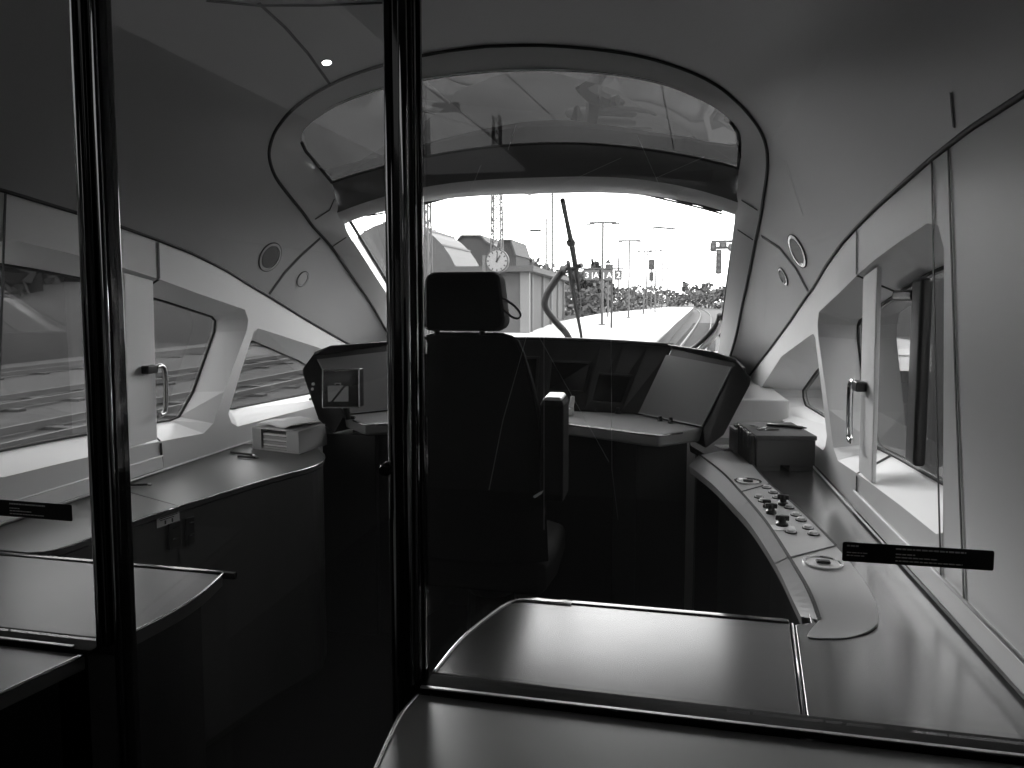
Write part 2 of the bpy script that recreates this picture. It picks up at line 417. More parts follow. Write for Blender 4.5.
# floor, saloon around the camera, nose bulkhead
fl = MB(); fl.box((-1.4,-3.2,-.06), (1.4,4.6,0)); st(fl, 'floor', M['floor'])
for s_, nm in ((-1, 'wall_saloon_left'), (1, 'wall_saloon_right')):
    mb = MB(); xa, xb = sorted((s_*1.23, s_*1.33)); y0, y1, z0, z1 = -2.6, -.55, .95, 1.75
    mb.box((xa,-3.2,0),(xb,y0,2.45)); mb.box((xa,y1,0),(xb,YG-.03,2.45)); mb.box((xa,y0,0),(xb,y1,z0)); mb.box((xa,y0,z1),(xb,y1,2.45)); st(mb, nm, M['saloon'])
    mb = MB(); mb.box((s_*1.28-.004,y0,z0),(s_*1.28+.004,y1,z1)); st(mb, 'window_%d' % wn, M['tintd']); wn += 1
mb = MB(); mb.box((-1.33,-3.3,0), (1.33,-3.2,2.5)); st(mb, 'wall_back', M['saloon'])
mb = MB(); mb.box((-1.33,-3.2,2.45), (1.33,YG+.02,2.55)); st(mb, 'ceiling_saloon', M['salceil'])
mb = MB(); mb.box((-1.22,-3.15,2.425),(-.42,.95,2.449)); tag(mb.build('added_glow_panel', M['addglow']), 'added unseen glowing ceiling panel that veils the glass door', 'added light panel')  # glowing panel added behind the camera for a pale reflection in the door
mb = MB(); mb.box((-1.2,4.55,0), (1.2,4.65,1.17)); st(mb, 'wall_front', M['desk'])
mb = MB()
for s in (1, -1):
    mb.loft([Vector((s*1.27,1.12,1.82)), Vector((s*1.25,1.12,2.2)), Vector((s*1.25,1.12,2.5))], [Vector((s*1.175,1.15,1.83)), Vector((s*1.0,1.15,2.22)), Vector((0,1.15,2.45))])
st(mb, 'trim_%d' % tn, M['saloon']); tn += 1

# ------------------------------------------------------------------ shelf bulkheads either side of the desk
for s in (1, -1):
    mb = MB(); mb.hexa([(s*.66,3.56,0),(s*1.20,3.56,0),(s*1.18,4.5,0),(s*.66,4.5,0)], [(s*.70,3.62,1.02),(s*1.195,3.62,1.02),(s*1.17,4.5,1.02),(s*.70,4.5,1.02)])
    st(mb, 'trim_%d' % tn, M['ring'], bevel=.01); tn += 1
mb = MB(); mb.slab([(-1.0,3.66),(1.0,3.66),(1.0,4.56),(-1.0,4.56)], 1.14, 1.165); st(mb, 'trim_%d' % tn, M['desk']); tn += 1

# ------------------------------------------------------------------ counters
def curve2(pts, k=6): return [(p.x, p.y) for p in spline([(x, y, 0) for x, y in pts], k)]
cR = curve2([(p.x, p.y) for p in [az(434,673,.85), az(447,656,.85), az(464,637,.85), az(485,619,.85), az(508,603.5,.85)]] + [(.345,1.515)])
def counter(name, label, loc, xy, z, edge, m='counter', body=None, lip=None):
    t = thing(name, label, 'counter', loc)
    mb = MB(); mb.slab(xy, z-.028, z); mb.build('worktop', M[m], t, bevel=.003)
    if body: mb = MB(); mb.slab(body, .0, z-.0285); mb.build('base_cabinet', M['desk'], t)
    if edge:
        mb = MB(); mb.tube([(x, y, z+.001) for x, y in edge], .0035, 6); mb.build('edging_strip', M['edge'], t, smooth=True)
    if lip:
        mb = MB(); mb.box(*lip); mb.build('rear_lip', M['gloss'], t, bevel=.002)
    return t
def inset(xy, dx): return [(x+dx, y) for x, y in xy]
counter('counter', 'dark brushed counter top with bright curved edge, right behind the glass', (.58,1.34,0),
        cR + [(.888,1.515),(.853,1.165)], .85, [(x, y) for x, y in cR] + [(.45,1.515)], 'counter', inset(cR[::1], .05)+[(.885,1.50),(.853,1.17)], ((.350,1.517,.838),(.888,1.533,.853)))
cS = curve2([(p.x, p.y) for p in [az(352,830,.85), az(364,795,.85), az(377,766,.85), az(388,741,.85), az(402,714,.85)]] + [(.252,1.112)])
counter('counter', 'dark counter top on the near side of the glass, at bottom right', (.7,.8,0),
        cS + [(1.225,1.112),(1.225,cS[0][1])], .85, cS, 'counterdark', inset(cS, .06)+[(1.22,1.10),(1.22,cS[0][1])])
cLl = curve2([(-.372,1.165),(-.352,1.30),(-.352,1.40),(-.374,1.515)])
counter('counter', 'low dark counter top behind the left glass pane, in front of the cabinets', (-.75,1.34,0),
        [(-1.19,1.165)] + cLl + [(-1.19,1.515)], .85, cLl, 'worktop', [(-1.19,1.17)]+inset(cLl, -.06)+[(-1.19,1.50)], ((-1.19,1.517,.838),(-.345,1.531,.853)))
cSl = curve2([(-.52,.45),(-.46,.75),(-.43,.92),(-.388,1.112)])
counter('counter', 'dark counter top on the near side of the glass, at bottom left', (-.9,.8,0),
        [(-1.225,.45)] + cSl + [(-1.225,1.112)], .85, cSl, 'counterdark', [(-1.22,.45)]+inset(cSl, -.06)+[(-1.22,1.10)])
# long wall counter on the right
t = thing('counter', 'long dark counter running forward along the right wall, beneath the windows', 'counter', (1.1,2.3,0))
xy = [(.862,1.165),(.898,1.515),(.93,1.53),(.955,1.85),(.925,2.30),(.88,2.65),(.82,3.05),(.74,3.30),(.74,3.52),(1.165,3.52),(1.208,3.0),(1.216,2.4),(1.231,1.165)]
mb = MB(); mb.slab(xy, .822, .85); mb.build('worktop', M['counter'], t, bevel=.003)
mb = MB(); mb.slab([(x+.03 if x < 1 else x-.01, y) for x, y in xy], 0, .8215); mb.build('base_cabinet', M['desk'], t)
mb = MB(); mb.tube([(.858,1.165,.851),(.893,1.515,.851)], .002, 6); mb.build('edging_strip', M['edge'], t, smooth=True)

# ------------------------------------------------------------------ control console on that counter
ZK = .872
t = thing('control_console', 'raised light grey control console with buttons on the right counter', 'control panel', (.97,2.2,.85))
inner = [az(*p, ZK) for p in [(700,455),(722,472),(741,492),(765,520),(790,558),(812,595),(820,612)]]
outer = [az(*p, ZK) for p in [(738,448),(752,464),(770,484),(800,510),(836,546),(860,575),(876,600)]]
inn_s = curve2([(p.x, p.y) for p in inner], 5); out_s = curve2([(p.x, p.y) for p in outer], 5)
near = curve2([out_s[-1], (1.055,1.535), (1.00,1.478), (.945,1.458), (.912,1.462), inn_s[-1]], 4)[1:-1]
poly = inn_s + near[::-1] + out_s[::-1]
mb = MB(); n = len(poly); cx = sum(p[0] for p in poly)/n
def zt_(y): q = min(1, max(0, (y-1.455)/.24)); return .8525 + (ZK-.8525)*q*q*(3-2*q)
mb.slab(poly, .851, ZK); mb.v = [Vector((v.x, v.y, zt_(v.y) if v.z > .86 else v.z)) for v in mb.v]; body = mb.build('housing', M['console'], t, bevel=.004, seg=3, ang=50)
# sloping apron on the driver's side, three pieces
ap_o = [az(*p, .845) for p in [(690,463),(712,480),(730,498),(752,522),(777,560),(793,592),(803,612)]]
ap_o = curve2([(p.x-.004, p.y) for p in ap_o], 5)
for a, b in ((0, 12), (12, 20), (20, len(ap_o)-1)):
    mb = MB(); A = [(x-.005, y, zt_(y)-.001) for x, y in inn_s[a:b+1]]; B = [(x, y, .835) for x, y in ap_o[a:b+1]]
    if b < len(ap_o)-1: A[-1] = tuple(Vector(A[-1]).lerp(Vector(A[-2]), .12)); B[-1] = tuple(Vector(B[-1]).lerp(Vector(B[-2]), .12))
    mb.grid([A, B, [(p[0]+.006, p[1], p[2]-.03) for p in B], [(p[0]+.012, p[1], p[2]-.02) for p in A]]); mb.build('apron', M['console'], t, smooth=False)
mb = MB(); mb.ribbon([(x-.001, y, zt_(y)) for x, y in inn_s], (0,0,1), .008, .0006); mb.ribbon([(x+.001, y, ZK) for x, y in out_s if y > 1.95], (0,0,1), .006, .0006)
for a, b in (((741,492),(770,484)), ((790,558),(836,546))): mb.ribbon([az(*a, ZK), az(*b, ZK)], (0,0,1), .005, .0006)
mb.build('joint', M['seam'], t)
for i, (px, py) in enumerate([(766.5,488),(773,493),(777,498),(759,497.5),(763,501.5),(789,508),(796,515.5),(801,520.5),(791,532.5),(808,528.5),(813.5,534.5)]):
    c = az(px, py, ZK); mb = MB(); mb.lathe(c, [(.0125,.0005),(.0125,.004),(.0105,.0045),(.0105,.008),(.008,.010)], n=18); b = mb.build('button', M['button'], t, smooth=False)
    mb = MB(); mb.lathe(c, [(.0155,.0002),(.0155,.0025),(.0126,.0028)], n=18); mb.build('collar', M['knob'], b)
for (px, py, w, h) in [(783,502,.022,.032), (766.5,504.5,.016,.024), (771,510.5,.022,.030), (782,523,.024,.030)]:
    c = az(px, py+3, ZK); mb = MB(); mb.lathe(c, [(w*.7,.0005),(w*.7,.008),(w*.45,.012),(w*.40,h*.8),(w*.30,h)], n=16); k = mb.build('rotary_switch', M['knob'], t)
    mb = MB(); mb.box((c.x-w*.75,c.y-.006,ZK+h*.55), (c.x+w*.75,c.y+.006,ZK+h*1.0)); mb.build('grip', M['knob'], k, bevel=.002)
c = az(783,528.5,ZK); mb = MB(); mb.box((c.x-.032,c.y-.022,ZK+.0003),(c.x+.032,c.y+.022,ZK+.002)); mb.build('legend_plate', M['white'], t)
for (px, py, r) in [(748,482,.045), (823,563.5,.045)]:
    c = az(px, py, ZK); mb = MB(); mb.lathe(c, [(r,.0002),(r,.005),(r*.88,.005),(r*.84,.0008),(.001,.0008)], n=32); k = mb.build('recessed_cup', M['silver'], t, smooth=False)
    mb = MB(); mb.lathe(c, [(r*.82,.0012),(r*.82,.0016)], n=28); mb.build('cup_base', M['button'], k)
    mb = MB(); mb.box((c.x-.016,c.y-.008,ZK+.0018),(c.x+.016,c.y+.008,ZK+.008)); mb.build('latch', M['knob'], k, bevel=.002)

# ------------------------------------------------------------------ document box on the right counter
t = thing('document_box', 'thick dark document box with metal clips lying on the right counter', 'box', (1.08,3.05,.85))
def rbox(c, ax_, w, d, z0, z1):
    u = Vector((math.cos(ax_), math.sin(ax_), 0)); v = Vector((-math.sin(ax_), math.cos(ax_), 0)); c = Vector((c[0], c[1], 0))
    q = [c-u*w/2-v*d/2, c+u*w/2-v*d/2, c+u*w/2+v*d/2, c-u*w/2+v*d/2]
    return [p+Vector((0,0,z0)) for p in q], [p+Vector((0,0,z1)) for p in q]
a = math.radians(8); cc = (1.055, 3.03)
mb = MB(); mb.hexa(*rbox(cc, a, .215, .30, .872, .968)); mb.build('page_block', M['binder'], t, bevel=.003)
mb = MB(); mb.hexa(*rbox(cc, a, .222, .31, .968, .985)); mb.build('lid', M['binder'], t, bevel=.003)
for dx in (-.062, .058):
    u = Vector((math.cos(a), math.sin(a))); mb = MB(); mb.hexa(*rbox((cc[0]+u.x*dx, cc[1]+u.y*dx), a, .085, .30, .8505, .872)); mb.build('foot', M['binder'], t)
mb = MB(); mb.hexa(*rbox((cc[0]-.118, cc[1]-.012), a, .016, .29, .853, .98)); mb.build('spine', M['black'], t, bevel=.003)
for k in range(4):
    u = Vector((math.cos(a), math.sin(a))); v = Vector((-math.sin(a), math.cos(a))); q = Vector(cc)-u*.122+v*(-.10+.06*k)
    mb = MB(); mb.hexa(*rbox(q, a, .010, .022, .93-.01*(k % 2), .988)); mb.build('clip', M['silver'], t, bevel=.002)
for k, zz in enumerate((.90, .93)):
    pass
t2 = thing('pen', 'black pen lying on the lid of the dark document box', 'pen', (1.10,3.02,.986))
mb = MB(); mb.tube([(1.03,3.075,.992),(1.155,3.03,.992)], .0065, 8); mb.build('barrel', M['black'], t2, smooth=True)
mb = MB(); mb.tube([(1.155,3.03,.992),(1.172,3.024,.992)], .006, 8, rs=[.006,.002]); mb.build('tip', M['silver'], t2)
t2 = thing('keys', 'small bunch of keys lying on the lid of the document box', 'keys', (1.0,3.0,.986))
mb = MB(); mb.tube([(1.0+.016*math.cos(k*math.pi/6), 2.975+.016*math.sin(k*math.pi/6), .988) for k in range(13)], .0022, 6); mb.build('ring', M['silver'], t2)
for k in range(3):
    mb = MB(); q = math.radians(20+50*k); mb.hexa(*rbox((1.0+.04*math.cos(q), 2.975+.04*math.sin(q)), q, .055, .014, .9865+.003*k, .9895+.003*k)); mb.build('key', M['silver' if k else 'black'], t2)
t2 = thing('paper_box', 'small white carton standing behind the dark document box', 'box', (.94,3.2,.85))
mb = MB(); mb.hexa(*rbox((.925,3.13), a, .05, .10, .8505, .955)); mb.build('carton', M['cream'], t2, bevel=.002)
mb = MB(); mb.hexa(*rbox((.925,3.13), a, .052, .102, .955, .967)); mb.build('lid', M['white'], t2, bevel=.002)
mb = MB(); mb.hexa(*rbox((.885,3.16), .3, .07, .10, .8755, .8775)); tag(mb.build('paper_sheet', M['white']), 'loose white sheet of paper beside the small white carton', 'paper')

# ------------------------------------------------------------------ left cabinets
front = [(-.955,1.545),(-.90,1.60),(-.883,1.83),(-.853,2.0),(-.775,2.35),(-.70,2.60),(-.735,2.76),(-.86,2.93)]
fr_s = curve2(front, 5)
iseam = min(range(len(fr_s)), key=lambda i: abs(fr_s[i][1]-2.005))
def cabinet(label, a, b, rear, handle_px, plate):
    seg = fr_s[a:b+1]
    c = Vector((-1.02, (seg[0][1]+seg[-1][1])/2, 0)); t = thing('cabinet', label, 'cabinet', c)
    mb = MB(); mb.slab([(x-.012, y) for x, y in seg] + rear, 0, .828); mb.build('body', M['desk'], t)
    mb = MB(); g = .004
    A = [Vector((x, y, .03)) for x, y in seg]; B = [Vector((x, y, .824)) for x, y in seg]
    A[0] = A[0].lerp(A[1], .1); B[0] = B[0].lerp(B[1], .1); A[-1] = A[-1].lerp(A[-2], .1); B[-1] = B[-1].lerp(B[-2], .1)
    mb.grid([A, B, [p+Vector((-.011,0,0)) for p in B], [p+Vector((-.011,0,0)) for p in A]]); d = mb.build('door', M['cab'], t)
    bv = BVHTree.FromPolygons([p for p in mb.v], mb.f)
    def dp(px, py):
        p, n = hit(bv, px, py); return (p, n) if p is not None else (axx(px, py, -.86), Vector((1, -.3, 0)))
    (x0, y0, x1, y1) = handle_px
    p, n = dp((x0+x1)/2, (y0+y1)/2); n = Vector((n.x, n.y, 0)).normalized(); q = Vector((-n.y, n.x, 0))
    hh = (dp((x0+x1)/2, y0)[0]-dp((x0+x1)/2, y1)[0]).length/2; hw = (dp(x0, (y0+y1)/2)[0]-dp(x1, (y0+y1)/2)[0]).length/2
    def plate_(cen, w, h, th, l0=0.): return [cen-q*w-Vector((0,0,h))+n*l0, cen+q*w-Vector((0,0,h))+n*l0, cen+q*w+Vector((0,0,h))+n*l0, cen-q*w+Vector((0,0,h))+n*l0]
    mb = MB(); mb.prism(plate_(p, hw, hh, 0, .0005), n*.008); h = mb.build('handle', M['black'], d, bevel=.002)
    for dz in (.62, -.25):
        cen = p+Vector((0,0,hh*dz)); mb = MB(); mb.prism(plate_(cen, hw*.55, .0022, 0, .0086), n*.003); mb.build('bright_catch', M['silver'], d)
    if plate:
        p, n2 = dp(168, 518); mb = MB(); mb.prism(plate_(p, .042, .020, 0, .0005), n*.0012); mb.build('notice_plate', M['cream'], d)
        mb = MB()
        for k, (u, v, w, h) in enumerate([(-.012,-.010,.003,.006),(.014,-.010,.003,.006),(0,.012,.034,.0012),(0,.006,.034,.0012),(-.005,.000,.026,.0012)]):
            mb.prism(plate_(p+q*u+Vector((0,0,v)), w, h, 0, .0020), n*.0004)
        mb.build('notice_print', M['knob'], d)
    return t
rearL = lambda y0, y1: [(-1.20, y1), (-1.20, y0)]
cabinet('left cabinet nearest the glass, dark door with black handle and grey notice plate', 2, iseam, rearL(fr_s[2][1], fr_s[iseam][1]), (169,522,178,548), True)
cabinet('left cabinet nearest the driver desk, plain dark door with a black handle', iseam, len(fr_s)-1, rearL(fr_s[iseam][1], fr_s[-1][1]), (185,517,193,545), False)
for a, b, lab in ((0, iseam, 'grey worktop over the left cabinet nearest the glass'), (iseam, len(fr_s)-1, 'grey worktop over the left cabinet nearest the driver desk')):
    seg = fr_s[a:b+1]; y0, y1 = seg[0][1], seg[-1][1]
    t = thing('worktop', lab, 'worktop', (-1.05, (y0+y1)/2, .830))
    s0 = [(x+.006, y) for x, y in seg]; back = [(-1.212, y1+(.12 if a == 0 else 0)), (-1.212, y0+(.12 if a else 0))]
    if a: back[1] = (-1.212, y0+.155)
    else: back[0] = (-1.212, y1+.148)
    g = .004
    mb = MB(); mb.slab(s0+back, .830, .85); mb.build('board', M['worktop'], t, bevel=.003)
    mb = MB(); mb.tube([(x+.003, y, .848) for x, y in s0[(2 if a == 0 else 0):]], .003, 6); mb.build('edging_strip', M['edge'], t, smooth=True)

# ------------------------------------------------------------------ paper tray and stationery on the left worktop
t = thing('document_tray', 'open grey letter tray full of papers on the left worktop', 'tray', (-.95,2.95,.85))
def trp(u, v, z): # u across the front, v depth
    o = Vector((-1.10,2.835,0)); e = Vector((.25,-.06,0)); d = Vector((.03,.27,0)); return o+e*u+d*v+Vector((0,0,z))
def trbox(u0, u1, v0, v1, z0, z1): return [trp(u0,v0,z0),trp(u1,v0,z0),trp(u1,v1,z0),trp(u0,v1,z0)], [trp(u0,v0,z1),trp(u1,v0,z1),trp(u1,v1,z1),trp(u0,v1,z1)]
mb = MB(); mb.hexa(*trbox(0,1,0,1,.8505,.858)); mb.build('base', M['cream'], t)
for u0, u1, nm in ((0,.20,'side_panel'),(.74,1,'side_panel')):
    mb = MB(); mb.hexa(*trbox(u0,u1,0,1,.8585,.94)); mb.build(nm, M['cream'], t, bevel=.002)
mb = MB(); mb.hexa(*trbox(0,1,.95,1,.9405,.945)); mb.hexa(*trbox(0,1,0,.95,.9405,.945)); mb.build('lid', M['cream'], t)
for k in range(6):
    mb = MB(); o = .01*random.random(); mb.hexa(*trbox(.215,.72,.03+o,.9,.8590+.011*k,.8665+.011*k)); s_ = tag(mb.build('paper_bundle', M['white' if k % 2 else 'cream']), 'bundle of papers in the grey letter tray, between its side panels', 'paper', 'papers stacked in the letter tray')
mb = MB(); mb.grid([[trp(.02+.9*i/6, .1+.8*j/5, .9465+.006*math.sin(i*1.3+j)+.008*(i > 4)+.007) for i in range(7)] for j in range(6)]); tag(mb.build('paper_sheet', M['white'], solid=.0015, smooth=True), 'curled white sheets lying on top of the letter tray', 'paper')
for (p, q, lab, nm) in (((231,452),(253,455),'dark pen on the left worktop, farther from the glass of two','pen'), ((238,456.5),(256,457.5),'dark pen on the left worktop, nearer the glass of two','pen')):
    a_, b_ = az(*p, .856), az(*q, .856); t = thing(nm, lab, 'pen', a_.lerp(b_, .5)-Vector((0,0,.006)))
    mb = MB(); mb.tube([a_, b_], .005, 8); mb.build('barrel', M['black'], t, smooth=True)
    mb = MB(); d = (b_-a_).normalized(); mb.tube([b_, b_+d*.015], .004, 8, rs=[.0045,.001]); mb.build('tip', M['silver'], t)
a_, b_ = az(127,485,.857), az(148,484.5,.857); t = thing('ballpoint_pen', 'slim pen with a bright tip lying beside the left post', 'pen', a_.lerp(b_, .5)-Vector((0,0,.006)))
mb = MB(); mb.tube([a_, b_], .004, 8); mb.build('barrel', M['black'], t, smooth=True)
mb = MB(); mb.tube([b_, b_+(b_-a_).normalized()*.012], .005, 8); mb.build('tip', M['silver'], t)

# ------------------------------------------------------------------ driver's desk
D = thing('driver_desk', 'wide black driver desk with raised hood across the front of the cab', 'desk', (0,3.2,0))
def wing(s):
    N = [(.905,3.03,1.250),(.962,3.03,1.180),(.957,3.022,1.155),(.858,2.968,.962),(.79,2.975,.905),(.785,3.07,.972)]
    Fa = [(.66,3.34,1.283),(.86,3.50,1.20),(.85,3.50,1.18),(.74,3.46,.96),(.64,3.45,.905),(.518,3.375,.972)]
    N = [Vector((s*x, y, z)) for x, y, z in N]; Fa = [Vector((s*x, y, z)) for x, y, z in Fa]
    mb = MB(); mb.hexa(N, Fa); w = mb.build('wing', M['desk'], D, bevel=.004)
    n = (Fa[0]-N[0]).cross(N[5]-N[0]).normalized()
    if n.x*s > 0: n = -n
    pa, pb, pc = (Vector((s*x, y, z)) for x, y, z in ((.785,3.07,.975), (.518,3.375,.975), (.868,3.043,1.165)))
    n = (pb-pa).cross(pc-pa).normalized()
    if n.x*s > 0: n = -n
    pd = pb + (pc-pa)*1.42; pc = pa + (pc-pa)*1.30
    ip = [pc, pa, pb, pd]
    mb = MB(); mb.prism([p+n*.004 for p in ip], n*.004); tag(mb.build('side_panel', M['deskpanel'], D), 'grey slanted side panel')
    mb = MB(); mb.tube([p+n*.009 for p in (ip[0], ip[1], ip[2])], .003, 6); mb.build('panel_edge', M['ledge'], D)
    return N, Fa
NR, FR = wing(1); NL, FL = wing(-1)
# hood back wall
def hx(i, n=12): return -.66+1.32*i/n
rim = [Vector((hx(i), 3.34+.22*(1-(hx(i)/.66)**2), 1.283+.010*(1-(hx(i)/.66)**2))) for i in range(13)]
low = [Vector((hx(i)*.785, 3.375+.09*(1-(hx(i)/.66)**2), .972)) for i in range(13)]
mb = MB(); mb.grid([low, rim, [p+Vector((0,.06,0)) for p in rim], [p+Vector((0,.10,0)) for p in low]]); mb.build('hood', M['desk'], D)
mb = MB(); mb.tube([p+Vector((0,-.012,.004)) for p in rim], .010, 8); mb.build('hood_rim', M['desk'], D, smooth=True)
for s_, N, Fa in ((1, NR, FR), (-1, NL, FL)):
    mb = MB(); q = Vector((-s_*.10, -.035, .040)); A = [N[0], Fa[0]]; mb.hexa([N[0]+Vector((0,0,-.012)), N[0]+q+Vector((0,0,-.006)), Fa[0]+q*.25+Vector((0,0,-.006)), Fa[0]+Vector((0,0,-.012))], [N[0]+Vector((0,0,.004)), N[0]+q, Fa[0]+q*.25, Fa[0]+Vector((0,0,.004))]); mb.build('added_shade_visor', M['desk'], D, bevel=.003)  # overhang added to throw shade on the upper part of the side panel
mb = MB(); mb.hexa([(-.85,2.985,0),(-.60,2.985,0),(-.60,3.40,0),(-.80,3.40,0)], [(-.85,2.985,.90),(-.60,2.985,.90),(-.60,3.40,.90),(-.80,3.40,.90)]); mb.build('side_cupboard', M['desk'], D, bevel=.004)
# screens set in the hood
for i0, i1, lo_, hi_ in ((1.0,3.4,.2,.75), (3.9,6.3,.2,.75), (6.8,8.8,.25,.7), (9.2,10.9,.12,.55)):
    def hp(i, t):
        k = int(i); f = i-k; return low[k].lerp(low[k+1], f).lerp(rim[k].lerp(rim[k+1], f), t) + Vector((0,-.004,0))
    q = [hp(i0,lo_), hp(i1,lo_), hp(i1,hi_), hp(i0,hi_)]
    mb = MB(); mb.prism(q, (0,-.008,0)); b = mb.build('screen_bezel', M['black'], D, bevel=.002)
    c = sum(q, Vector())/4; mb = MB(); mb.prism([c+(p-c)*.88+Vector((0,-.0085,0)) for p in q], (0,-.002,0)); mb.build('screen', M['screen'], b)
# ledge
half = [(0,3.46),(.50,3.40),(.60,3.32),(.80,3.09),(.70,2.985),(.615,2.90),(.536,2.925),(.36,3.02),(.20,3.095),(0,3.105)]
led = half + [(-x, y) for x, y in half[1:-1]][::-1]
mb = MB(); mb.slab(led, .915, .968); mb.build('ledge', M['ledge'], D, bevel=.012, seg=2)
mb = MB(); lip = [(x, y-.002, .962) for x, y in half[4:]]; mb.tube(lip, .004, 6); mb.tube([(-x, y, z) for x, y, z in lip], .004, 6); mb.build('ledge_lip', M['edge'], D, smooth=True)
# knee-hole body
mb = MB(); mb.slab([(-.72,3.42),(-.72,3.02),(-.52,3.02),(-.40,3.38),(.40,3.38),(.52,3.02),(.72,3.02),(.72,3.42)], 0, .914); mb.build('pedestal', M['desk'], D)
# knobs and handset
for px, py, r, h in ((660,421,.011,.022), (670.5,423,.012,.024), (618,413.5,.014,.026), (596,412,.008,.014), (358,413,.010,.03)):
    p = az(px, py, .969); mb = MB(); mb.lathe(p, [(r,0.0),(r,h*.3),(r*.7,h*.4),(r*.7,h)], n=14); mb.build('knob', M['knob'], D)
p = az(570,415,.969); mb = MB(); mb.prism([p+Vector((-.016,.02,0)), p+Vector((.016,.02,0)), p+Vector((.020,-.03,0)), p+Vector((-.016,-.03,0))], (0,0,.034)); mb.build('lever_base', M['button'], D, bevel=.006)
mb = MB(); mb.tube([p+Vector((.004,0,.034)), p+Vector((.010,.0,.062)), p+Vector((.012,0,.086))], .011, 8, rs=[.012,.011,.009]); mb.build('lever', M['button'], D, smooth=True)
mb = MB(); p = az(343,414,.969); mb.box((p.x-.02,p.y-.008,.969),(p.x+.02,p.y+.008,.974)); mb.build('button_strip', M['button'], D)
# small monitor with the suitcase symbol
T = thing('monitor', 'small square monitor showing a crossed-out suitcase symbol on the desk\'s left wing', 'monitor', (-.73,2.95,.97))
y0 = 2.93
q = [ay(323,407.5,y0), ay(359.5,407.5,y0), ay(359,369,y0), ay(323,369,y0)]
mb = MB(); mb.prism(q, (0,.05,0)); mb.build('casing', M['black'], T, bevel=.004)
c = sum(q, Vector())/4
fr = MB()
for a, b in zip(q, q[1:]+q[:1]): fr.tube([a+Vector((0,-.001,0)), b+Vector((0,-.001,0))], .0032, 6)
fr.build('frame', M['silver'], T)
mb = MB(); mb.prism([c+(p-c)*.93+Vector((0,-.002,0)) for p in q], (0,-.001,0)); s_ = mb.build('screen', M['screen'], T)
def sp(px, py): return ay(px, py, y0-.0036)
mb = MB(); mb.add([sp(327.5,386),sp(331,385.5),sp(343.5,385.5),sp(331,401.5),sp(328,401.5)], [[0,1,2,3,4]])
mb.add([sp(345.5,386.5),sp(348.5,386),sp(348.5,401.5),sp(333.5,401.5)], [[0,1,2,3]])
mb.add([sp(334.5,385),sp(334.5,382.8),sp(341,382.8),sp(341,385),sp(339.8,385),sp(339.8,383.9),sp(335.7,383.9),sp(335.7,385)], [[0,1,6,7],[1,2,5,6],[2,3,4,5]])
mb.build('suitcase_symbol', M['icon'], s_)
mb = MB(); mb.tube([Vector((c.x,2.995,.969)), Vector((c.x,2.97,q[0].z+.02))], .014, 10); mb.tube([Vector((c.x-.02,3.0,.972)), Vector((c.x+.03,3.0,.972))], .008, 8); mb.build('stand', M['black'], T)
t = thing('switch_strip', 'slim grey strip of switches on the edge of the desk\'s left wing', 'switch', ay(313,388,3.02))
for k in range(4):
    p = ay(313.5-1.0*k+.2*(k % 2), 384+5*k, 3.012); mb = MB(); mb.lathe(p, [(.007,0),(.006,.006),(.004,.010)], axis=(0,-1,0), n=12); mb.build('switch', M['button'], t)

# ------------------------------------------------------------------ driver's seat
S = thing('driver_chair', 'black high-backed driver chair with headrest in front of the desk', 'chair', (.0,2.40,0))
def sx(px, py, y=2.36): return ay(px, py, y)
# backrest outline in the plane y = 2.36 (leans back a little)
bl, br = sx(404,420), sx(541,420); tl, tr = sx(425,334), sx(516,334)
cx = (bl.x+br.x)/2; zt = tl.z
prof = [(.60,.250),(.80,.245),(1.0,.235),(1.12,.225),(1.22,.205),(1.31,.178),(1.355,.160),(zt-.006,.140),(zt,.115)]
rows_f, rows_b = [], []
for z, hw in prof:
    lean = -.10*(z-.6)/.8
    yy = 2.44+lean
    rf = []; rb = []
    for k in range(13):
        u = -1+2*k/12; e = (1-abs(u)**3)
        rf.append(Vector((cx+u*hw, yy-.055*e, z))); rb.append(Vector((cx+u*hw, yy+.05*e, z)))
    rows_f.append(rf); rows_b.append(rb)
mb = MB(); mb.grid(rows_f); mb.grid(rows_b); mb.loft([r[0] for r in rows_f], [r[0] for r in rows_b]); mb.loft([r[-1] for r in rows_f], [r[-1] for r in rows_b]); mb.loft(rows_f[-1], rows_b[-1]); mb.loft(rows_f[0], rows_b[0])
mb.build('backrest', M['matte'], S, smooth=True)
mb = MB(); mb.tube([Vector((cx+hw+.002, 2.44-.10*(z-.6)/.8-.002, z)) for z, hw in prof[2:]]+[Vector((cx+u*.115, 2.34-.001, zt+.002)) for u in (1,.5,0,-.5,-1)]+[Vector((cx-hw-.002, 2.44-.10*(z-.6)/.8-.002, z)) for z, hw in prof[2:]][::-1], .006, 8); mb.build('piping', M['seatedge'], S, smooth=True)
hl, hr = sx(424,300,2.33), sx(508,300,2.33); ht, hb = sx(470,272,2.33).z, sx(470,331,2.33).z
hcx = (hl.x+hr.x)/2; w = (hr.x-hl.x)/2
mb = MB(); ol = []
def rrect(w1, w0, z0, z1, r, n=6):
    o = []
    for (cx_, cz_, a0, ww) in ((w0-r, z0+r, -90, 0), (w1-r, z1-r, 0, 0), (-(w1-r), z1-r, 90, 0), (-(w0-r), z0+r, 180, 0)):
        for k in range(n+1): a = math.radians(a0+90*k/n); o.append((cx_+r*math.cos(a), cz_+r*math.sin(a)))
    return o
for yy, sc in ((2.285,.93),(2.295,.985),(2.33,1.0),(2.37,.98),(2.385,.92)):
    ol.append([Vector((hcx+x*sc, yy, (ht+hb)/2+(z-(ht+hb)/2)*sc)) for x, z in rrect(w*.90, w, hb, ht, .035)])
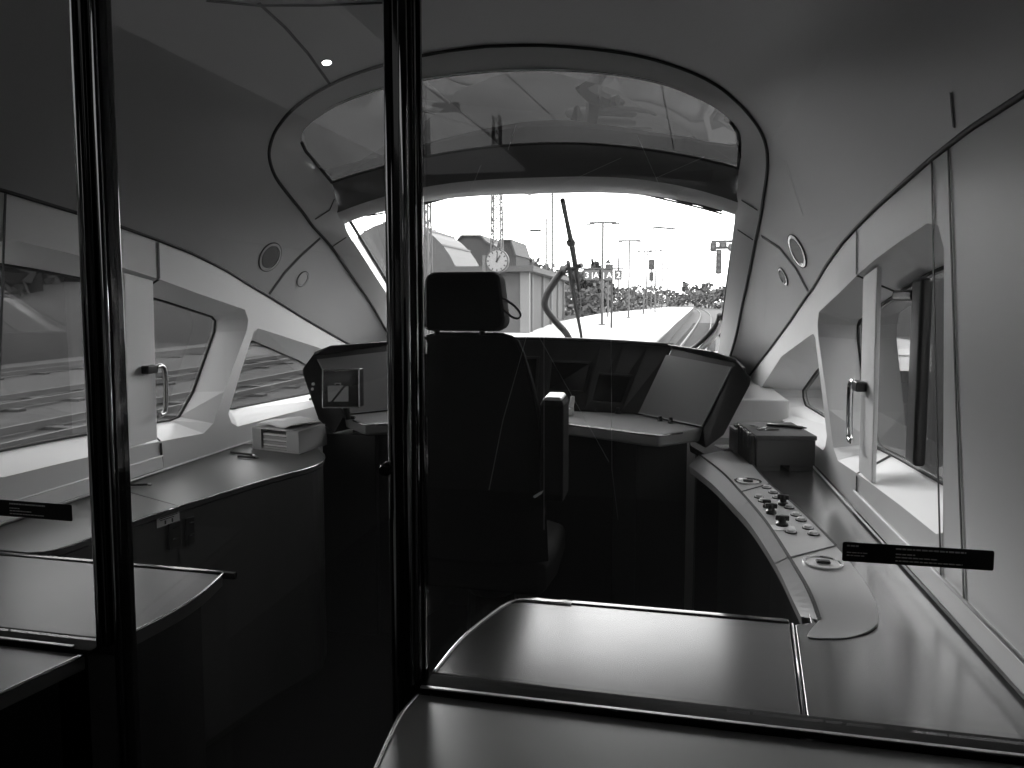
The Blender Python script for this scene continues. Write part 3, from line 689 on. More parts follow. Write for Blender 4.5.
for a, b in zip(ol, ol[1:]): mb.loft(a, b, True)
n = len(ol[0]); mb.add(ol[0], [list(range(n))]); mb.add(ol[-1], [list(range(n))])
hd = mb.build('headrest', M['matte'], S, smooth=True)
for px in (437, 482):
    p = sx(px, 331, 2.335); mb = MB(); mb.tube([Vector((p.x,p.y,zt-.03)), Vector((p.x,p.y,hb+.02))], .010, 8); mb.build('post', M['black'], hd, smooth=True)
mb = MB(); lp = [(505,310),(512,302),(518,306),(521,313),(519,318),(514,318),(504,311)]
lp = [sx(*q, 2.30) for q in [(497,297),(503,298.5),(512,304),(518,310),(520.5,315),(517.5,318.3),(512,317),(505,311),(498,306)]]
mb.tube(spline(lp, 3), .0038, 8); mb.build('strap_loop', M['black'], hd, smooth=True)
mb = MB(); g = [(cx-.24,2.42),(cx-.26,2.60),(cx-.25,2.88),(cx-.18,2.93),(cx+.18,2.93),(cx+.25,2.88),(cx+.26,2.60),(cx+.24,2.42)]
mb.slab(g, .48, .60); mb.build('cushion', M['matte'], S, bevel=.03, seg=3)
mb = MB(); mb.lathe((cx,2.65,0), [(.24,.0),(.24,.03),(.10,.05),(.09,.40),(.16,.479)], n=20); mb.build('pedestal', M['black'], S)
a0, a1 = sx(541.5,396,2.37), sx(565,396,2.37)
mb = MB(); zz = sx(550,391.5,2.37).z-.022
aprof = [(.86,0,0),(1.1,0,0),(zz-.03,0,0)]
ao = []
for z, sh in ((.84,0),(1.0,0),(zz-.02,0),(zz-.006,.006),(zz,.014)):
    ao.append([Vector((a0.x+sh, 2.37-.03+sh, z)), Vector((a1.x-sh, 2.37-.03+sh, z)), Vector((a1.x-sh, 2.47-sh, z+.004)), Vector((a0.x+sh, 2.47-sh, z+.004))])
for a, b in zip(ao, ao[1:]): mb.loft(a, b, True)
mb.add(ao[0], [[0,1,2,3]]); mb.add(ao[-1], [[0,1,2,3]])
ar = mb.build('armrest', M['matte'], S, bevel=.005)
mb = MB(); mb.hexa([p+Vector((0,0,.001)) for p in ao[-2]], [p+Vector((0,0,.006)) for p in ao[-1]]); tag(mb.build('armrest_cap', M['button'], ar, bevel=.004), 'pale end cap of the raised armrest')
mb = MB(); mb.tube([Vector((cx+.20,2.42,.86)), Vector(((a0.x+a1.x)/2,2.42,.86))], .02, 8); mb.build('armrest_pivot', M['black'], S)
p = sx(535,492,2.35); mb = MB(); mb.prism([sx(533,497,2.33), sx(543,491,2.33), sx(541.5,494,2.33), sx(535,498,2.33)], (0,.02,0)); mb.build('adjuster_lever', M['button'], S)

# ------------------------------------------------------------------ side-window pillars with handles (hinged window flaps)
for s, lab in ((1, 'right'), (-1, 'left')):
    t = thing('window_pillar', 'pale upright window post with black handle in the %s side window' % lab, 'window post', (s*1.23,2.31,.97))
    za, zb = .972, 1.56
    mb = MB(); mb.hexa([(s*1.212,2.235,za),(s*1.226,2.24,za),(s*1.226,2.385,za),(s*1.212,2.385,za)], [(s*1.205,2.235,zb+.025),(s*1.22,2.24,zb+.025),(s*1.22,2.385,zb),(s*1.205,2.385,zb)])
    mb.build('post', M['reveal'], t, bevel=.004)
    xo, xi = s*1.208, s*1.178
    mb = MB(); mb.box((min(xo,xi), 2.305, 1.224),(max(xo,xi), 2.36, 1.254)); h = mb.build('handle_bracket', M['black'], t, bevel=.004)
    xh = s*1.185; mb = MB(); mb.tube(spline([(xh,2.355,1.244),(xh,2.385,1.248),(xh,2.402,1.227),(xh,2.405,1.16),(xh,2.397,1.085),(xh,2.382,1.068),(xh,2.367,1.068)], 3), .0092, 8); mb.build('handle', M['chrome'] if s > 0 else M['silver'], t, smooth=True)
# dark second frame inside the right rear light
t = thing('window_frame', 'dark inner window frame behind the right window handle', 'window frame', (1.30,2.05,1.0))
mb = MB(); mb.box((1.29,2.14,1.045),(1.322,2.22,1.55)); mb.build('upright', M['black'], t, bevel=.01)
mb = MB(); mb.box((1.29,2.2205,1.49),(1.322,2.40,1.52)); mb.build('head', M['black'], t, bevel=.008)

# ------------------------------------------------------------------ round fittings in the ceiling panels
def fit(px, py, rx, name, lab, cat, prof, m1, m2, grp=None):
    p, n = hit(bvh_ceil, px, py); t = thing(name, lab, cat, p, grp)
    mb = MB(); mb.lathe(p, [(rx,-.004),(rx,.004),(rx*.84,.005),(rx*.82,.001),(rx*.80,.001)], axis=n, n=32); mb.build('bezel', M[m1], t, smooth=False)
    mb = MB(); mb.lathe(p, [(rx*.80,-.002),(rx*.80,.0015),(rx*.70,.003)], axis=n, n=28); mb.build(prof, M[m2], t)
    mb = MB(); mb.tube([p+n*.0015+(n.orthogonal().normalized()*math.cos(k*math.pi/14)+n.cross(n.orthogonal().normalized())*math.sin(k*math.pi/14))*rx*1.03 for k in range(29)], .003, 6); mb.build('gasket', M['seam'], t)
fit(270,257,.066,'loudspeaker','round ceiling loudspeaker in the left side panel','loudspeaker','grille','roof','cab')
fit(797.5,251,.066,'loudspeaker','round ceiling loudspeaker in the right side panel','loudspeaker','grille','edge','cab')
fit(302.5,279,.038,'reading_lamp','small round unlit lamp in the left side panel','lamp','lens','roof','cream')
fit(783.5,276.5,.038,'reading_lamp','small round dark lamp in the right side panel','lamp','lens','edge','black')
p, n = hit(bvh_ceil, 326.5, 62); t = thing('downlight', 'small lit downlight in the ceiling panel', 'lamp', p)
mb = MB(); mb.lathe(p, [(.020,-.003),(.020,.003),(.016,.003)], axis=n, n=24); mb.build('bezel', M['roof'], t)
mb = MB(); mb.lathe(p, [(.0155,-.002),(.0155,.0035)], axis=n, n=24); mb.build('lens', M['lamp'], t)

# ------------------------------------------------------------------ blind and wiper
t = thing('roller_blind', 'rolled-up dark sun blind along the top edge of the windscreen', 'blind', (0,3.56,1.98))
bp = [on_fn(px, py, lambda x, z: 3.46+.16*(1-(x/.92)**2)) for px, py in [(366,213),(392,208.5),(425,201),(463,191.8),(500,190),(550,189.5),(600,188.5),(640,191),(668,197),(698,204),(722,210.5)]]
bp = spline(bp, 4)
mb = MB(); rr = [.010+.0025*math.sin(i*1.7) for i in range(len(bp))]; mb.tube(bp, .010, 8, rs=rr); mb.build('roll', M['desk'], t, smooth=True)
mb = MB(); mb.tube([p+Vector((0,.004,-.014)) for p in bp], .004, 6); mb.build('hem_bar', M['black'], t, smooth=True)
p = on_fn(532, 182, lambda x, z: 3.43+.16*(1-(x/.92)**2)); mb = MB(); mb.box((p.x-.022,p.y-.02,p.z-.025),(p.x+.022,p.y+.01,p.z+.02)); mb.build('catch', M['seatedge'], t, bevel=.004)
W = thing('windscreen_wiper', 'black windscreen wiper with bent arm outside the windscreen', 'wiper', (.1,4.55,1.2))
def wy(px, py, off=0.):                                   # a point just outside the glass
    def f(x, z): return 3.47 + (1.905-z)/.60 + .13*(1-(x/.95)**2) + .05 + off
    return on_fn(px, py, f, 4.3)
mb = MB(); mb.tube(spline([wy(572,344), wy(566,333), wy(556,322), wy(547,310), wy(544.5,303), wy(547,294), wy(555,281), wy(563,270)], 4), .021, 8); mb.build('arm', M['rubber'], W, smooth=True)
mb = MB(); mb.tube([wy(582,345,.03), wy(581,334,.03), wy(574,297,.03), wy(568,262,.03)], .012, 6, rs=[.009,.010,.013,.012]); mb.build('rod', M['rubber'], W)
mb = MB(); mb.tube([wy(562.5,200,.06), wy(567,222,.06), wy(572,246,.06), wy(576,270,.06), wy(579,291,.06)], .013, 6, rs=[.013,.012,.016,.015,.011]); bl_ = mb.build('blade', M['rubber'], W)
mb = MB(); mb.lathe(wy(571,243,.05), [(.022,-.02),(.022,.02)], axis=(0,1,0), n=12); mb.build('pivot', M['rubber'], W)
mb = MB(); mb.tube([wy(560,268,.04), wy(572,269,.05), wy(582,265,.05)], .014, 6); mb.build('crosspiece', M['rubber'], W)

# ------------------------------------------------------------------ glass partition
def post_rail(t, parts):
    for nm, kind, px, w, z0, z1, m in parts: pass
def profile(name, x0, x1, y0, y1, z0, z1, m, t, bev=.004): mb = MB(); mb.box((x0,y0,z0),(x1,y1,z1)); return mb.build(name, M[m], t, bevel=bev, seg=3)
def stub(name, x, y, r, z0, z1, m, t): mb = MB(); mb.tube([(x,y,z0),(x,y,z1)], r, 20); return mb.build(name, M[m], t, smooth=True)
ZT = 2.43
G = thing('glass_partition', 'fixed clear glass pane on the right counter, right of the middle post', 'glass partition', (.7,YG,.85))
mb = MB(); mb.box((.258,YG-.004,.862),(1.215,YG+.004,ZT)); pane = mb.build('pane', M['pane'], G)
mb = MB(); mb.prism([(.250,YG-.032,.8505),(1.222,YG-.032,.8505),(1.222,YG+.020,.8505),(.258,YG+.020,.8505)], (0,0,.007)); mb.build('gasket', M['matte'], G)
mb = MB(); mb.box((.252,YG-.031,.858),(1.222,YG-.023,.8605)); mb.build('bottom_rail', M['railm'], G, bevel=.002)
profile('post', .2095, .247, YG-.022, YG+.03, .86, ZT, 'gloss', G, .006)
stub('bright_tube', .232, YG-.022, .0085, .86, ZT, 'chrome', G)
stub('edge_tube', .2525, YG-.010, .004, .86, ZT, 'gloss', G)
G2 = thing('glass_partition', 'fixed clear glass pane on the left counter, left of the left post', 'glass partition', (-.8,YG,.85))
mb = MB(); mb.box((-1.215,YG-.004,.862),(-.385,YG+.004,ZT)); mb.build('pane', M['pane'], G2)
mb = MB(); mb.prism([(-1.222,YG-.032,.8505),(-.378,YG-.032,.8505),(-.378,YG+.018,.8505),(-1.222,YG+.018,.8505)], (0,0,.007)); mb.build('gasket', M['matte'], G2)
mb = MB(); mb.box((-1.222,YG-.030,.858),(-.42,YG-.022,.8605)); mb.build('bottom_rail', M['railm'], G2, bevel=.002)
profile('post', -.369, -.345, YG-.022, YG+.025, .86, ZT, 'gloss', G2, .006)
stub('bright_tube', -.3625, YG-.024, .0065, .865, ZT, 'chrome', G2)
GD = thing('glass_door', 'clear glass door with black stiles between the two posts', 'door', (-.05,YG,0))
mb = MB(); mb.box((-.318,YG-.003,.05),(.198,YG+.003,ZT)); mb.build('pane', M['pane'], GD)
profile('stile', -.342, -.318, YG-.018, YG+.018, .01, ZT, 'gloss', GD, .005)
profile('stile', .196, .209, YG-.018, YG+.018, .01, ZT, 'gloss', GD, .005)
stub('hinge_tube', -.326, YG-.020, .006, .3, ZT, 'chrome', GD)
stub('edge_tube', .2055, YG-.020, .007, .3, ZT, 'chrome', GD)
mb = MB(); mb.box((-.318,YG-.008,.01),(.198,YG+.008,.06)); mb.build('bottom_rail', M['gloss'], GD)
p = ay(388,468,YG-.02); mb = MB(); mb.lathe(Vector((p.x,YG-.018,p.z)), [(.011,0),(.011,.012),(.008,.016),(.008,.022)], axis=(0,-1,0), n=16); mb.build('lock', M['gloss'], GD, smooth=False)
# stickers on the panes
def sticker(pa, x0, x1, z0, z1, tilt, left):
    y = YG-.0045
    def q(u, v): return Vector((x0+(x1-x0)*u, y, z0+(z1-z0)*v + tilt*u))
    o = []; r = .10; asp = (x1-x0)/(z1-z0)
    for (cu, cv, a0) in ((1-r/asp, r, -90), (1-r/asp, 1-r, 0), (r/asp, 1-r, 90), (r/asp, r, 180)):
        for k in range(5): a = math.radians(a0+90*k/4); o.append(q(cu+r/asp*math.cos(a), cv+r*math.sin(a)))
    mb = MB(); mb.prism([p-Vector((0,.0006,0)) for p in o], (0,-.0004,0)); s_ = tag(mb.build('sticker', M['sticker'], pa), 'black sticker with fine pale print')
    mb = MB(); rnd = random.Random(3)
    for u0, v0, v1, wid in ([(.03,.78,.86,.08),(.03,.45,.50,.14),(.03,.30,.35,.12)] if not left else []) + [((.36 if not left else .20),.76,.84,.46),((.36 if not left else .20),.50,.56,.13),((.36 if not left else .20),.34,.40,.28),((.36 if not left else .20),.16,.22,.44)]:
        u = u0
        while u < u0+wid:
            w = .012+.03*rnd.random(); w = min(w, u0+wid-u)
            mb.add([q(u,v0)-Vector((0,.0012,0)), q(u+w,v0)-Vector((0,.0012,0)), q(u+w,v1)-Vector((0,.0012,0)), q(u,v1)-Vector((0,.0012,0))], [[0,1,2,3]]); u += w+.006
    mb.build('print', M['ltext'], s_)
sticker(G, .898, 1.098, 1.113, 1.142, .001, False)
sticker(G2, -.600, -.428, 1.088, 1.119, -.001, True)
# hairline scratches in the panes
mb = MB()
for a, b in [((538,335),(609,462)),((527,335),(503,420)),((503,420),(489,490)),((611,340),(612,470)),((544,335),(544,530)),((637,135),(664,196)),((561,185),(621,158)),((481,165),(470,192)),((656,178),(704,157)),((785,160),(803,215)),((612,470),(618,520)),((508,150),(516,125))]:
    mb.tube([ay(*a, YG-.0052), ay(*b, YG-.0052)], .00028, 4)
mb.build('scratches', M['scratch'], G)

# ------------------------------------------------------------------ outside: ground, platform, tracks
ZR, ZP = -1.26, -.50
mb = MB(); mb.box((-250,5.2,-1.9),(250,420,-1.47)); mb.box((-250,-60,-1.9),(-1.6,5.2,-1.47)); mb.box((1.6,-60,-1.9),(250,5.2,-1.47)); st(mb, 'ground', M['ballast'])
pl = [(-1.45,12.0),(-.9,24.0),(.0,33.6),(1.02,58.6),(2.9,100.0),(5.1,150.0),(.4,152.0),(-4.1,116.5),(-7.5,93.6),(-8.2,61.5),(-9.0,34.0),(-8.0,20.0)]
t = thing('station_platform', 'long pale station platform ahead of the windscreen', 'platform', (-4,40,-1.4))
mb = MB(); mb.slab(pl, -.62, ZP); mb.build('surface', M['concrete'], t)
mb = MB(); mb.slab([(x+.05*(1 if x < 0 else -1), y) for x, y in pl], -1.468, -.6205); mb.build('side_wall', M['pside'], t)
def ribbon3(pts, w, h, z): 
    mb = MB(); P = [Vector((x, y, 0)) for x, y in pts]; rows = []
    for i, p in enumerate(P):
        d = (P[min(i+1, len(P)-1)]-P[max(i-1, 0)]).normalized(); q = Vector((-d.y, d.x, 0))*w/2
        rows.append([p-q+Vector((0,0,z-h)), p-q+Vector((0,0,z)), p+q+Vector((0,0,z)), p+q+Vector((0,0,z-h))])
    mb.grid(rows); return mb
def track(label, L, Rr, every, ns):
    c = [((a[0]+b[0])/2, (a[1]+b[1])/2) for a, b in zip(L, Rr)]
    t = thing('railway_track', label, 'track', (c[0][0], c[0][1], -1.46))
    ribbon3(L, .10, .16, ZR).build('rail', M['rail'], t); ribbon3(Rr, .10, .16, ZR).build('rail', M['rail'], t)
    d = 0; i = 0; pos = 0.; made = 0
    seg = [(Vector((*a, 0)), Vector((*b, 0))) for a, b in zip(c, c[1:])]
    for a, b in seg:
        l = (b-a).length; dr = (b-a).normalized(); q = Vector((-dr.y, dr.x, 0))
        while pos < l and made < ns:
            p = a+dr*pos; mb = MB(); mb.prism([p-q*1.2-dr*.12+Vector((0,0,-1.469)), p+q*1.2-dr*.12+Vector((0,0,-1.469)), p+q*1.2+dr*.12+Vector((0,0,-1.469)), p-q*1.2+dr*.12+Vector((0,0,-1.469))], (0,0,.065)); mb.build('sleeper', M['sleeper'], t); pos += every; made += 1
        pos -= l
def off(c, d):
    P = [Vector((x, y, 0)) for x, y in c]; o = []
    for i, p in enumerate(P):
        t_ = (P[min(i+1, len(P)-1)]-P[max(i-1, 0)]).normalized(); q = Vector((t_.y, -t_.x, 0))*d; o.append((p.x+q.x, p.y+q.y))
    return o
cA = [(p.x, p.y) for p in spline([(0,6,0),(1.05,28,0),(2.32,49,0),(4.1,80,0),(5.9,116,0),(6.9,150,0),(7.1,190,0),(5.5,240,0)], 4)]
track('railway track ahead of the train, curving along the right platform edge', off(cA, -.72), off(cA, .72), .9, 90)
for x0, lab in ((-12.4,'nearest track left of the pale platform'),(-17.0,'second track left of the pale platform'),(-24.0,'far track beside the left embankment')):
    cB = [(x0,-6),(x0,20),(x0+.2,60),(x0+2.5,110),(x0+7,170)]
    track('railway track, '+lab, off(cB, -.72), off(cB, .72), 2.0, 40)
mb = MB(); mb.slab([(-9.2,-20),(-5.6,-20),(-5.6,6),(-9.2,6)] if 0 else [(-10.6,-25),(-3.4,-25),(-3.4,5.9),(-10.6,5.9)], -1.469, -.95); tag(mb.build('paved_strip', M['path']), 'grey paved strip beside the left side windows', 'paving')
# lamp poles on the platform
def lamp_pole(px, py, top, arm, lab, tilt=.0):
    b = az(px, py, ZP); d = (b-C).dot(FW); 
    t = thing('lamp_post', lab, 'lamp post', b)
    h = (az(px, py, ZP) - b).z; zt_ = C.z + (297-top)/F*d
    mb = MB(); mb.tube([b, Vector((b.x, b.y, zt_))], .085, 10, rs=[.10,.075]); mb.build('pole', M['pole'], t)
    mb = MB(); mb.lathe(b, [(.28,0.0),(.28,.06),(.12,.10)], n=12); mb.build('foot', M['pole'], t)
    a = arm/F*d/2; mb = MB(); mb.box((b.x-a, b.y-.09, zt_-.02), (b.x+a, b.y+.09, zt_+.10)); mb.build('cross_arm', M['pole'], t)
    for s in (-1, 1): mb = MB(); mb.box((b.x+s*a*.95-.28, b.y-.12, zt_-.10), (b.x+s*a*.95+.28, b.y+.12, zt_-.02)); mb.build('luminaire', M['poledark'], t)
lamp_pole(602,325,224,26,'tall T-shaped lamp post, nearest of the row on the platform')
lamp_pole(628.5,318,241.5,21,'T-shaped lamp post, second of the row on the platform')
lamp_pole(643.5,314,252,14,'T-shaped lamp post, third of the row on the platform')
lamp_pole(655,312,251,12,'slim T-shaped lamp post, farthest of the row on the platform')
# clock
Y = 31.
t = thing('platform_clock', 'round white station clock with black hands above the headrest', 'clock', ay(485,345,Y))
c = ay(497,261,Y); r = 11.0/F*(c-C).dot(FW)
mb = MB(); mb.lathe(c+Vector((0,.15,0)), [(r*1.06,-.1),(r*1.06,.15),(r,.16)], axis=(0,-1,0), n=36); mb.build('case', M['poledark'], t)
mb = MB(); mb.lathe(c+Vector((0,-.012,0)), [(r*.96,0),(r*.96,.01)], axis=(0,-1,0), n=36); fc = mb.build('dial', M['clock'], t)
mb = MB()
for k in range(12):
    a = k*math.pi/6; u = Vector((math.sin(a), 0, math.cos(a))); q = Vector((math.cos(a), 0, -math.sin(a))); w = r*.06
    mb.prism([c+Vector((0,-.025,0))+u*r*.74-q*w, c+Vector((0,-.025,0))+u*r*.74+q*w, c+Vector((0,-.025,0))+u*r*.92+q*w, c+Vector((0,-.025,0))+u*r*.92-q*w], (0,-.008,0))
mb.build('hour_marks', M['black'], fc)
for a, l, w, nm in ((math.radians(4), .80, .06, 'minute_hand'), (math.radians(33), .58, .08, 'hour_hand')):
    u = Vector((math.sin(a), 0, math.cos(a))); q = Vector((math.cos(a), 0, -math.sin(a))); mb = MB()
    mb.prism([c+Vector((0,-.035,0))-u*r*.12-q*w*r, c+Vector((0,-.035,0))-u*r*.12+q*w*r, c+Vector((0,-.035,0))+u*r*l+q*w*r*.7, c+Vector((0,-.035,0))+u*r*l-q*w*r*.7], (0,-.01,0)); mb.build(nm, M['black'], fc)
b = ay(484,261,Y); mb = MB(); mb.tube([Vector((b.x,b.y+.1,ZP)), Vector((b.x,b.y+.1,b.z+.25))], .09, 8); mb.build('post', M['pole'], t)
mb = MB(); mb.tube([Vector((b.x,b.y+.1,b.z-.1)), Vector((c.x-r*.9,b.y+.1,b.z-.1))], .04, 6); mb.tube([Vector((b.x,b.y+.1,b.z+.1)), Vector((c.x-r*.9,b.y+.1,b.z+.1))], .04, 6); mb.build('bracket', M['pole'], t)
# shelter
t = thing('platform_shelter', 'flat-roofed brick shelter with pale corner column on the platform', 'shelter', az(527,333,ZP))
p0 = az(527,333,ZP); p1 = az(563,319.5,ZP); pL = Vector((p0.x-4.2, p0.y+.6, ZP)); H = C.z+(297-272)/F*(p0-C).dot(FW)
back = p1+Vector((-4.2,.6,0))
def wl(a, b, z0, z1, th, m, nm): 
    d = (b-a).normalized(); q = Vector((-d.y, d.x, 0))*th; mb = MB(); mb.hexa([Vector((p.x,p.y,z0)) for p in (a, b, b+q, a+q)], [Vector((p.x,p.y,z1)) for p in (a, b, b+q, a+q)]); return mb.build(nm, M[m], t)
wl(pL, p0+Vector((-.35,0,0)), ZP, H-.02, .2, 'brick', 'front_wall')
mb = MB()
for k in range(30): z = ZP+.1+k*.115; mb.box((pL.x+.05,pL.y-.63,z),(p0.x-.6,pL.y-.60,z+.02))
wl(pL+Vector((0,0,0)), back, ZP, H-.02, .2, 'brick', 'rear_wall')
def ms(f): return p0.lerp(p1, f)
wl(ms(.06), ms(1.), ZP, H-.02, .15, 'brick', 'side_wall')
for f in (.06,.30,.52,.75,.98): q = ms(f); mb = MB(); mb.box((q.x-.02,q.y-.16,ZP),(q.x+.16,q.y+.02,H-.02)); mb.build('mullion', M['colw'], t)
mb = MB(); mb.box((p0.x-.35,p0.y-.2,ZP),(p0.x+.15,p0.y+.25,H-.02)); mb.build('corner_column', M['colw'], t)
mb = MB(); mb.hexa([Vector((p.x,p.y,H)) for p in (pL+Vector((-.4,-.8,0)), p0+Vector((.5,-.8,0)), p1+Vector((.6,.8,0)), back+Vector((-.4,.8,0)))], [Vector((p.x,p.y,H+.32)) for p in (pL+Vector((-.4,-.8,0)), p0+Vector((.5,-.8,0)), p1+Vector((.6,.8,0)), back+Vector((-.4,.8,0)))]); mb.build('roof', M['roofo'], t)
# track signs
def sign(x0, x1, y0, y1, Y, txts, lab):
    a, b = ay(x0, y1, Y), ay(x1, y0, Y); t = thing('track_sign', lab, 'sign', Vector(((a.x+b.x)/2, Y, a.z)))
    mb = MB(); mb.box((a.x, Y, a.z), (b.x, Y+.12, b.z)); pn = mb.build('panel', M['sign'], t)
    for px, py, s_, tx in txts: text_mesh(tx, s_/F*(a-C).dot(FW), ay(px, py, Y-.02), (1,0,0), (0,0,1), M['signt'], 'lettering', pn)
    mb = MB(); mb.tube([Vector(((a.x+b.x)/2, Y+.06, b.z)), Vector(((a.x+b.x)/2, Y+.06, b.z+.35))], .03, 6); mb.build('hanger', M['poledark'], t)
sign(583.5,598.5,270,280,48,[(587,275.4,8.6,'3'),(592.3,275.2,7,'|'),(596.2,275.4,8.0,'A')],'dark track sign reading 3 and A, left of the pair')
sign(602,613,270,280,48,[(603.7,275.2,7,'|'),(609.3,275.4,8.0,'A')],'dark track sign reading A, between the 3 and the 2')
sign(614.5,622,270,280,48,[(618.4,275.4,8.6,'2')],'small dark track sign reading 2, rightmost of the row')
# the bar they hang from
a, b = ay(581,268.7,48.06), ay(624,268.7,48.06); t = thing('sign_gantry', 'thin bar between the signs and the nearest lamp post', 'sign bar', a.lerp(b, .5))
mb = MB(); mb.tube([a, b], .05, 6); mb.build('bar', M['poledark'], t)
mb = MB(); g0 = ay(612,269,48.3); mb.tube([Vector((g0.x,48.3,ZP)), Vector((g0.x,48.3,g0.z+.3))], .07, 8); mb.build('post', M['poledark'], t)
# signals
def signal(px, y0, y1, base, Y, lab, w=.55, tri=False):
    a = ay(px, y1, Y); b = ay(px, y0, Y); t = thing('rail_signal', lab, 'signal', Vector((a.x, Y, -1.46)))
    mb = MB(); mb.tube([Vector((a.x, Y+.2, -1.46)), Vector((a.x, Y+.2, b.z))], .09, 8); mb.build('mast', M['pole'], t)
    mb = MB(); mb.box((a.x-w, Y-.1, (a.z+b.z)/2+.05), (a.x+w, Y+.1, b.z)); mb.build('signal_head', M['black'], t, bevel=.1)
    mb = MB(); mb.box((a.x-w*.8, Y-.1, a.z), (a.x+w*.8, Y+.1, (a.z+b.z)/2-.25)); mb.build('lower_head', M['black'], t)
    if tri: mb = MB(); mb.prism([(a.x-w*1.1,Y-.08,b.z+.06),(a.x+w*1.1,Y-.08,b.z+.06),(a.x,Y-.08,b.z+1.0*w*1.8)], (0,.1,0)); mb.build('triangle_board', M['black'], t)
signal(608,264,281,300,75,'black signal with a triangle board behind the track signs',.28,True)
signal(651.3,259.5,281,300,110,'tall black signal standing alone right of the lamp posts',.42)
Y = 60.; t = thing('signal_gantry', 'overhead signal gantry with hanging lamp panel at the right edge of the windscreen', 'signal gantry', ay(760,330,Y))
a, b = ay(711,248,Y), ay(772,247,Y)
mb = MB(); mb.tube([a, b], .10, 6); mb.tube([a+Vector((0,0,.5)), b+Vector((0,0,.5))], .10, 6)
for k in range(7): p = a.lerp(b, k/6); q = a.lerp(b, (k+.5)/6); mb.tube([p, q+Vector((0,0,.5))], .06, 4)
mb.build('beam', M['pole'], t)
g = ay(768,248,Y); mb = MB(); mb.tube([Vector((g.x,Y,-1.46)), Vector((g.x,Y,g.z+.5))], .18, 8); mb.build('leg', M['pole'], t)
for x0, x1, y0, y1, m in ((710,716.5,242.5,251.5,'poledark'),(719,727,242,249,'poledark'),(728,735,243.5,251,'pole'),(715.7,722,249.5,274,'poledark')):
    p, q = ay(x0,y1,Y-.3), ay(x1,y0,Y-.3); mb = MB(); mb.box((p.x,Y-.35,p.z),(q.x,Y-.12,q.z)); h = mb.build('signal_head', M[m], t, bevel=.08)
    mb = MB(); n_ = 1 if (y1-y0) < 12 else 4
    for k in range(n_): mb.lathe(Vector(((p.x+q.x)/2, Y-.36, p.z+(q.z-p.z)*(k+.5)/n_)), [((q.x-p.x)*.28,0),((q.x-p.x)*.28,.08)], axis=(0,-1,0), n=10)
    mb.build('lens', M['pole'], h)
# lattice masts and catenary
def lattice(px, base, top_, w0, w1, Y, lab, tk=.12):
    b = Vector((ay(px, 300, Y).x, Y, -1.46)); zt_ = C.z+(297-top_)/F*(ay(px,297,Y)-C).dot(FW)
    t = thing('lattice_mast', lab, 'mast', b); H_ = zt_-b.z
    cor = [(-1,-1),(1,-1),(1,1),(-1,1)]
    for sx_, sy_ in cor: mb = MB(); mb.tube([b+Vector((sx_*w0/2, sy_*w0/2, 0)), Vector((b.x+sx_*w1/2, b.y+sy_*w1/2, zt_))], tk, 4); mb.build('leg', M['pole'], t)
    mb = MB(); n_ = int(H_/1.3)
    for k in range(n_):
        for i in range(4):
            c0, c1 = cor[i], cor[(i+1) % 4]; f0, f1 = k/n_, (k+1)/n_; wa, wb = (w0+(w1-w0)*f0)/2, (w0+(w1-w0)*f1)/2
            mb.tube([b+Vector((c0[0]*wa,c0[1]*wa,H_*f0)), b+Vector((c1[0]*wb,c1[1]*wb,H_*f1))], tk*.6, 4, cap=False)
    mb.build('bracing', M['pole'], t)
    return b
lattice(497,300,120,1.5,.8,90,'tall lattice mast rising behind the station clock')
lattice(425,300,120,.75,.5,42,'slender lattice mast just right of the middle post', .07)
def mast(px, top_, Y, arms, lab, r=.13):
    b = Vector((ay(px, 300, Y).x, Y, -1.46)); zt_ = C.z+(297-top_)/F*(ay(px,297,Y)-C).dot(FW)
    t = thing('catenary_mast', lab, 'mast', b); mb = MB(); mb.tube([b, Vector((b.x,b.y,zt_))], r, 8, rs=[r,r*.8]); mb.build('pole', M['pole'], t)
    for z_px, dx in arms:
        z = C.z+(297-z_px)/F*(ay(px,297,Y)-C).dot(FW); mb = MB(); mb.tube([Vector((b.x,b.y,z)), Vector((b.x+dx,b.y,z+.15))], .05, 6); mb.tube([Vector((b.x,b.y,z-.8)), Vector((b.x+dx*.9,b.y,z+.1))], .04, 6); mb.build('bracket_arm', M['pole'], t)
mast(552,186,80,[(196,-3.0)],'plain catenary mast between the clock and the wiper')
mast(546,219,130,[],'short catenary mast left of the wiper',.18)
for px, tp, Y, lab in ((618,258,130,'far catenary mast behind the rightmost track sign'),(646.5,251,140,'far catenary mast left of the tall black signal'),(662,262,170,'far catenary mast right of the tall black signal'),(667,265,190,'far catenary mast, second right of the tall black signal'),(709,268,200,'far catenary mast just left of the hanging lamp panel')):
    mast(px, tp, Y, [(tp+4,2.2)], lab, .16)
def wire(a, b, lab, r=.03, sag=.3):
    t = MB(); P = [a.lerp(b, k/8)-Vector((0,0,sag*4*(k/8)*(1-k/8))) for k in range(9)]; t.tube(P, r, 4); tag(t.build('overhead_wire', M['wire']), lab, 'wire')
wire(ay(648,228,60), ay(682,232,60), 'overhead wire floating in the sky right of the windscreen middle', .05, 0)
wire(ay(653,227,60.1), ay(676,229,60.1), 'short thick overhead wire above the long one at right', .09, 0)
wire(ay(509,234,70), ay(527,231,70), 'overhead wire in the sky right of the lattice mast', .04, 0)
wire(ay(530,230.6,70), ay(541,230.4,70), 'thick overhead insulator bar left of the wiper', .14, 0)
wire(ay(415,78,14), ay(506,147,30), 'overhead wire crossing the left of the roof window', .022, 0)
wire(ay(500,68,14), ay(556,120,26), 'overhead wire crossing the top middle of the roof window', .015, 0)
wire(ay(660,78,14), ay(674,150,30), 'overhead wire crossing the right of the roof window', .02, 0)
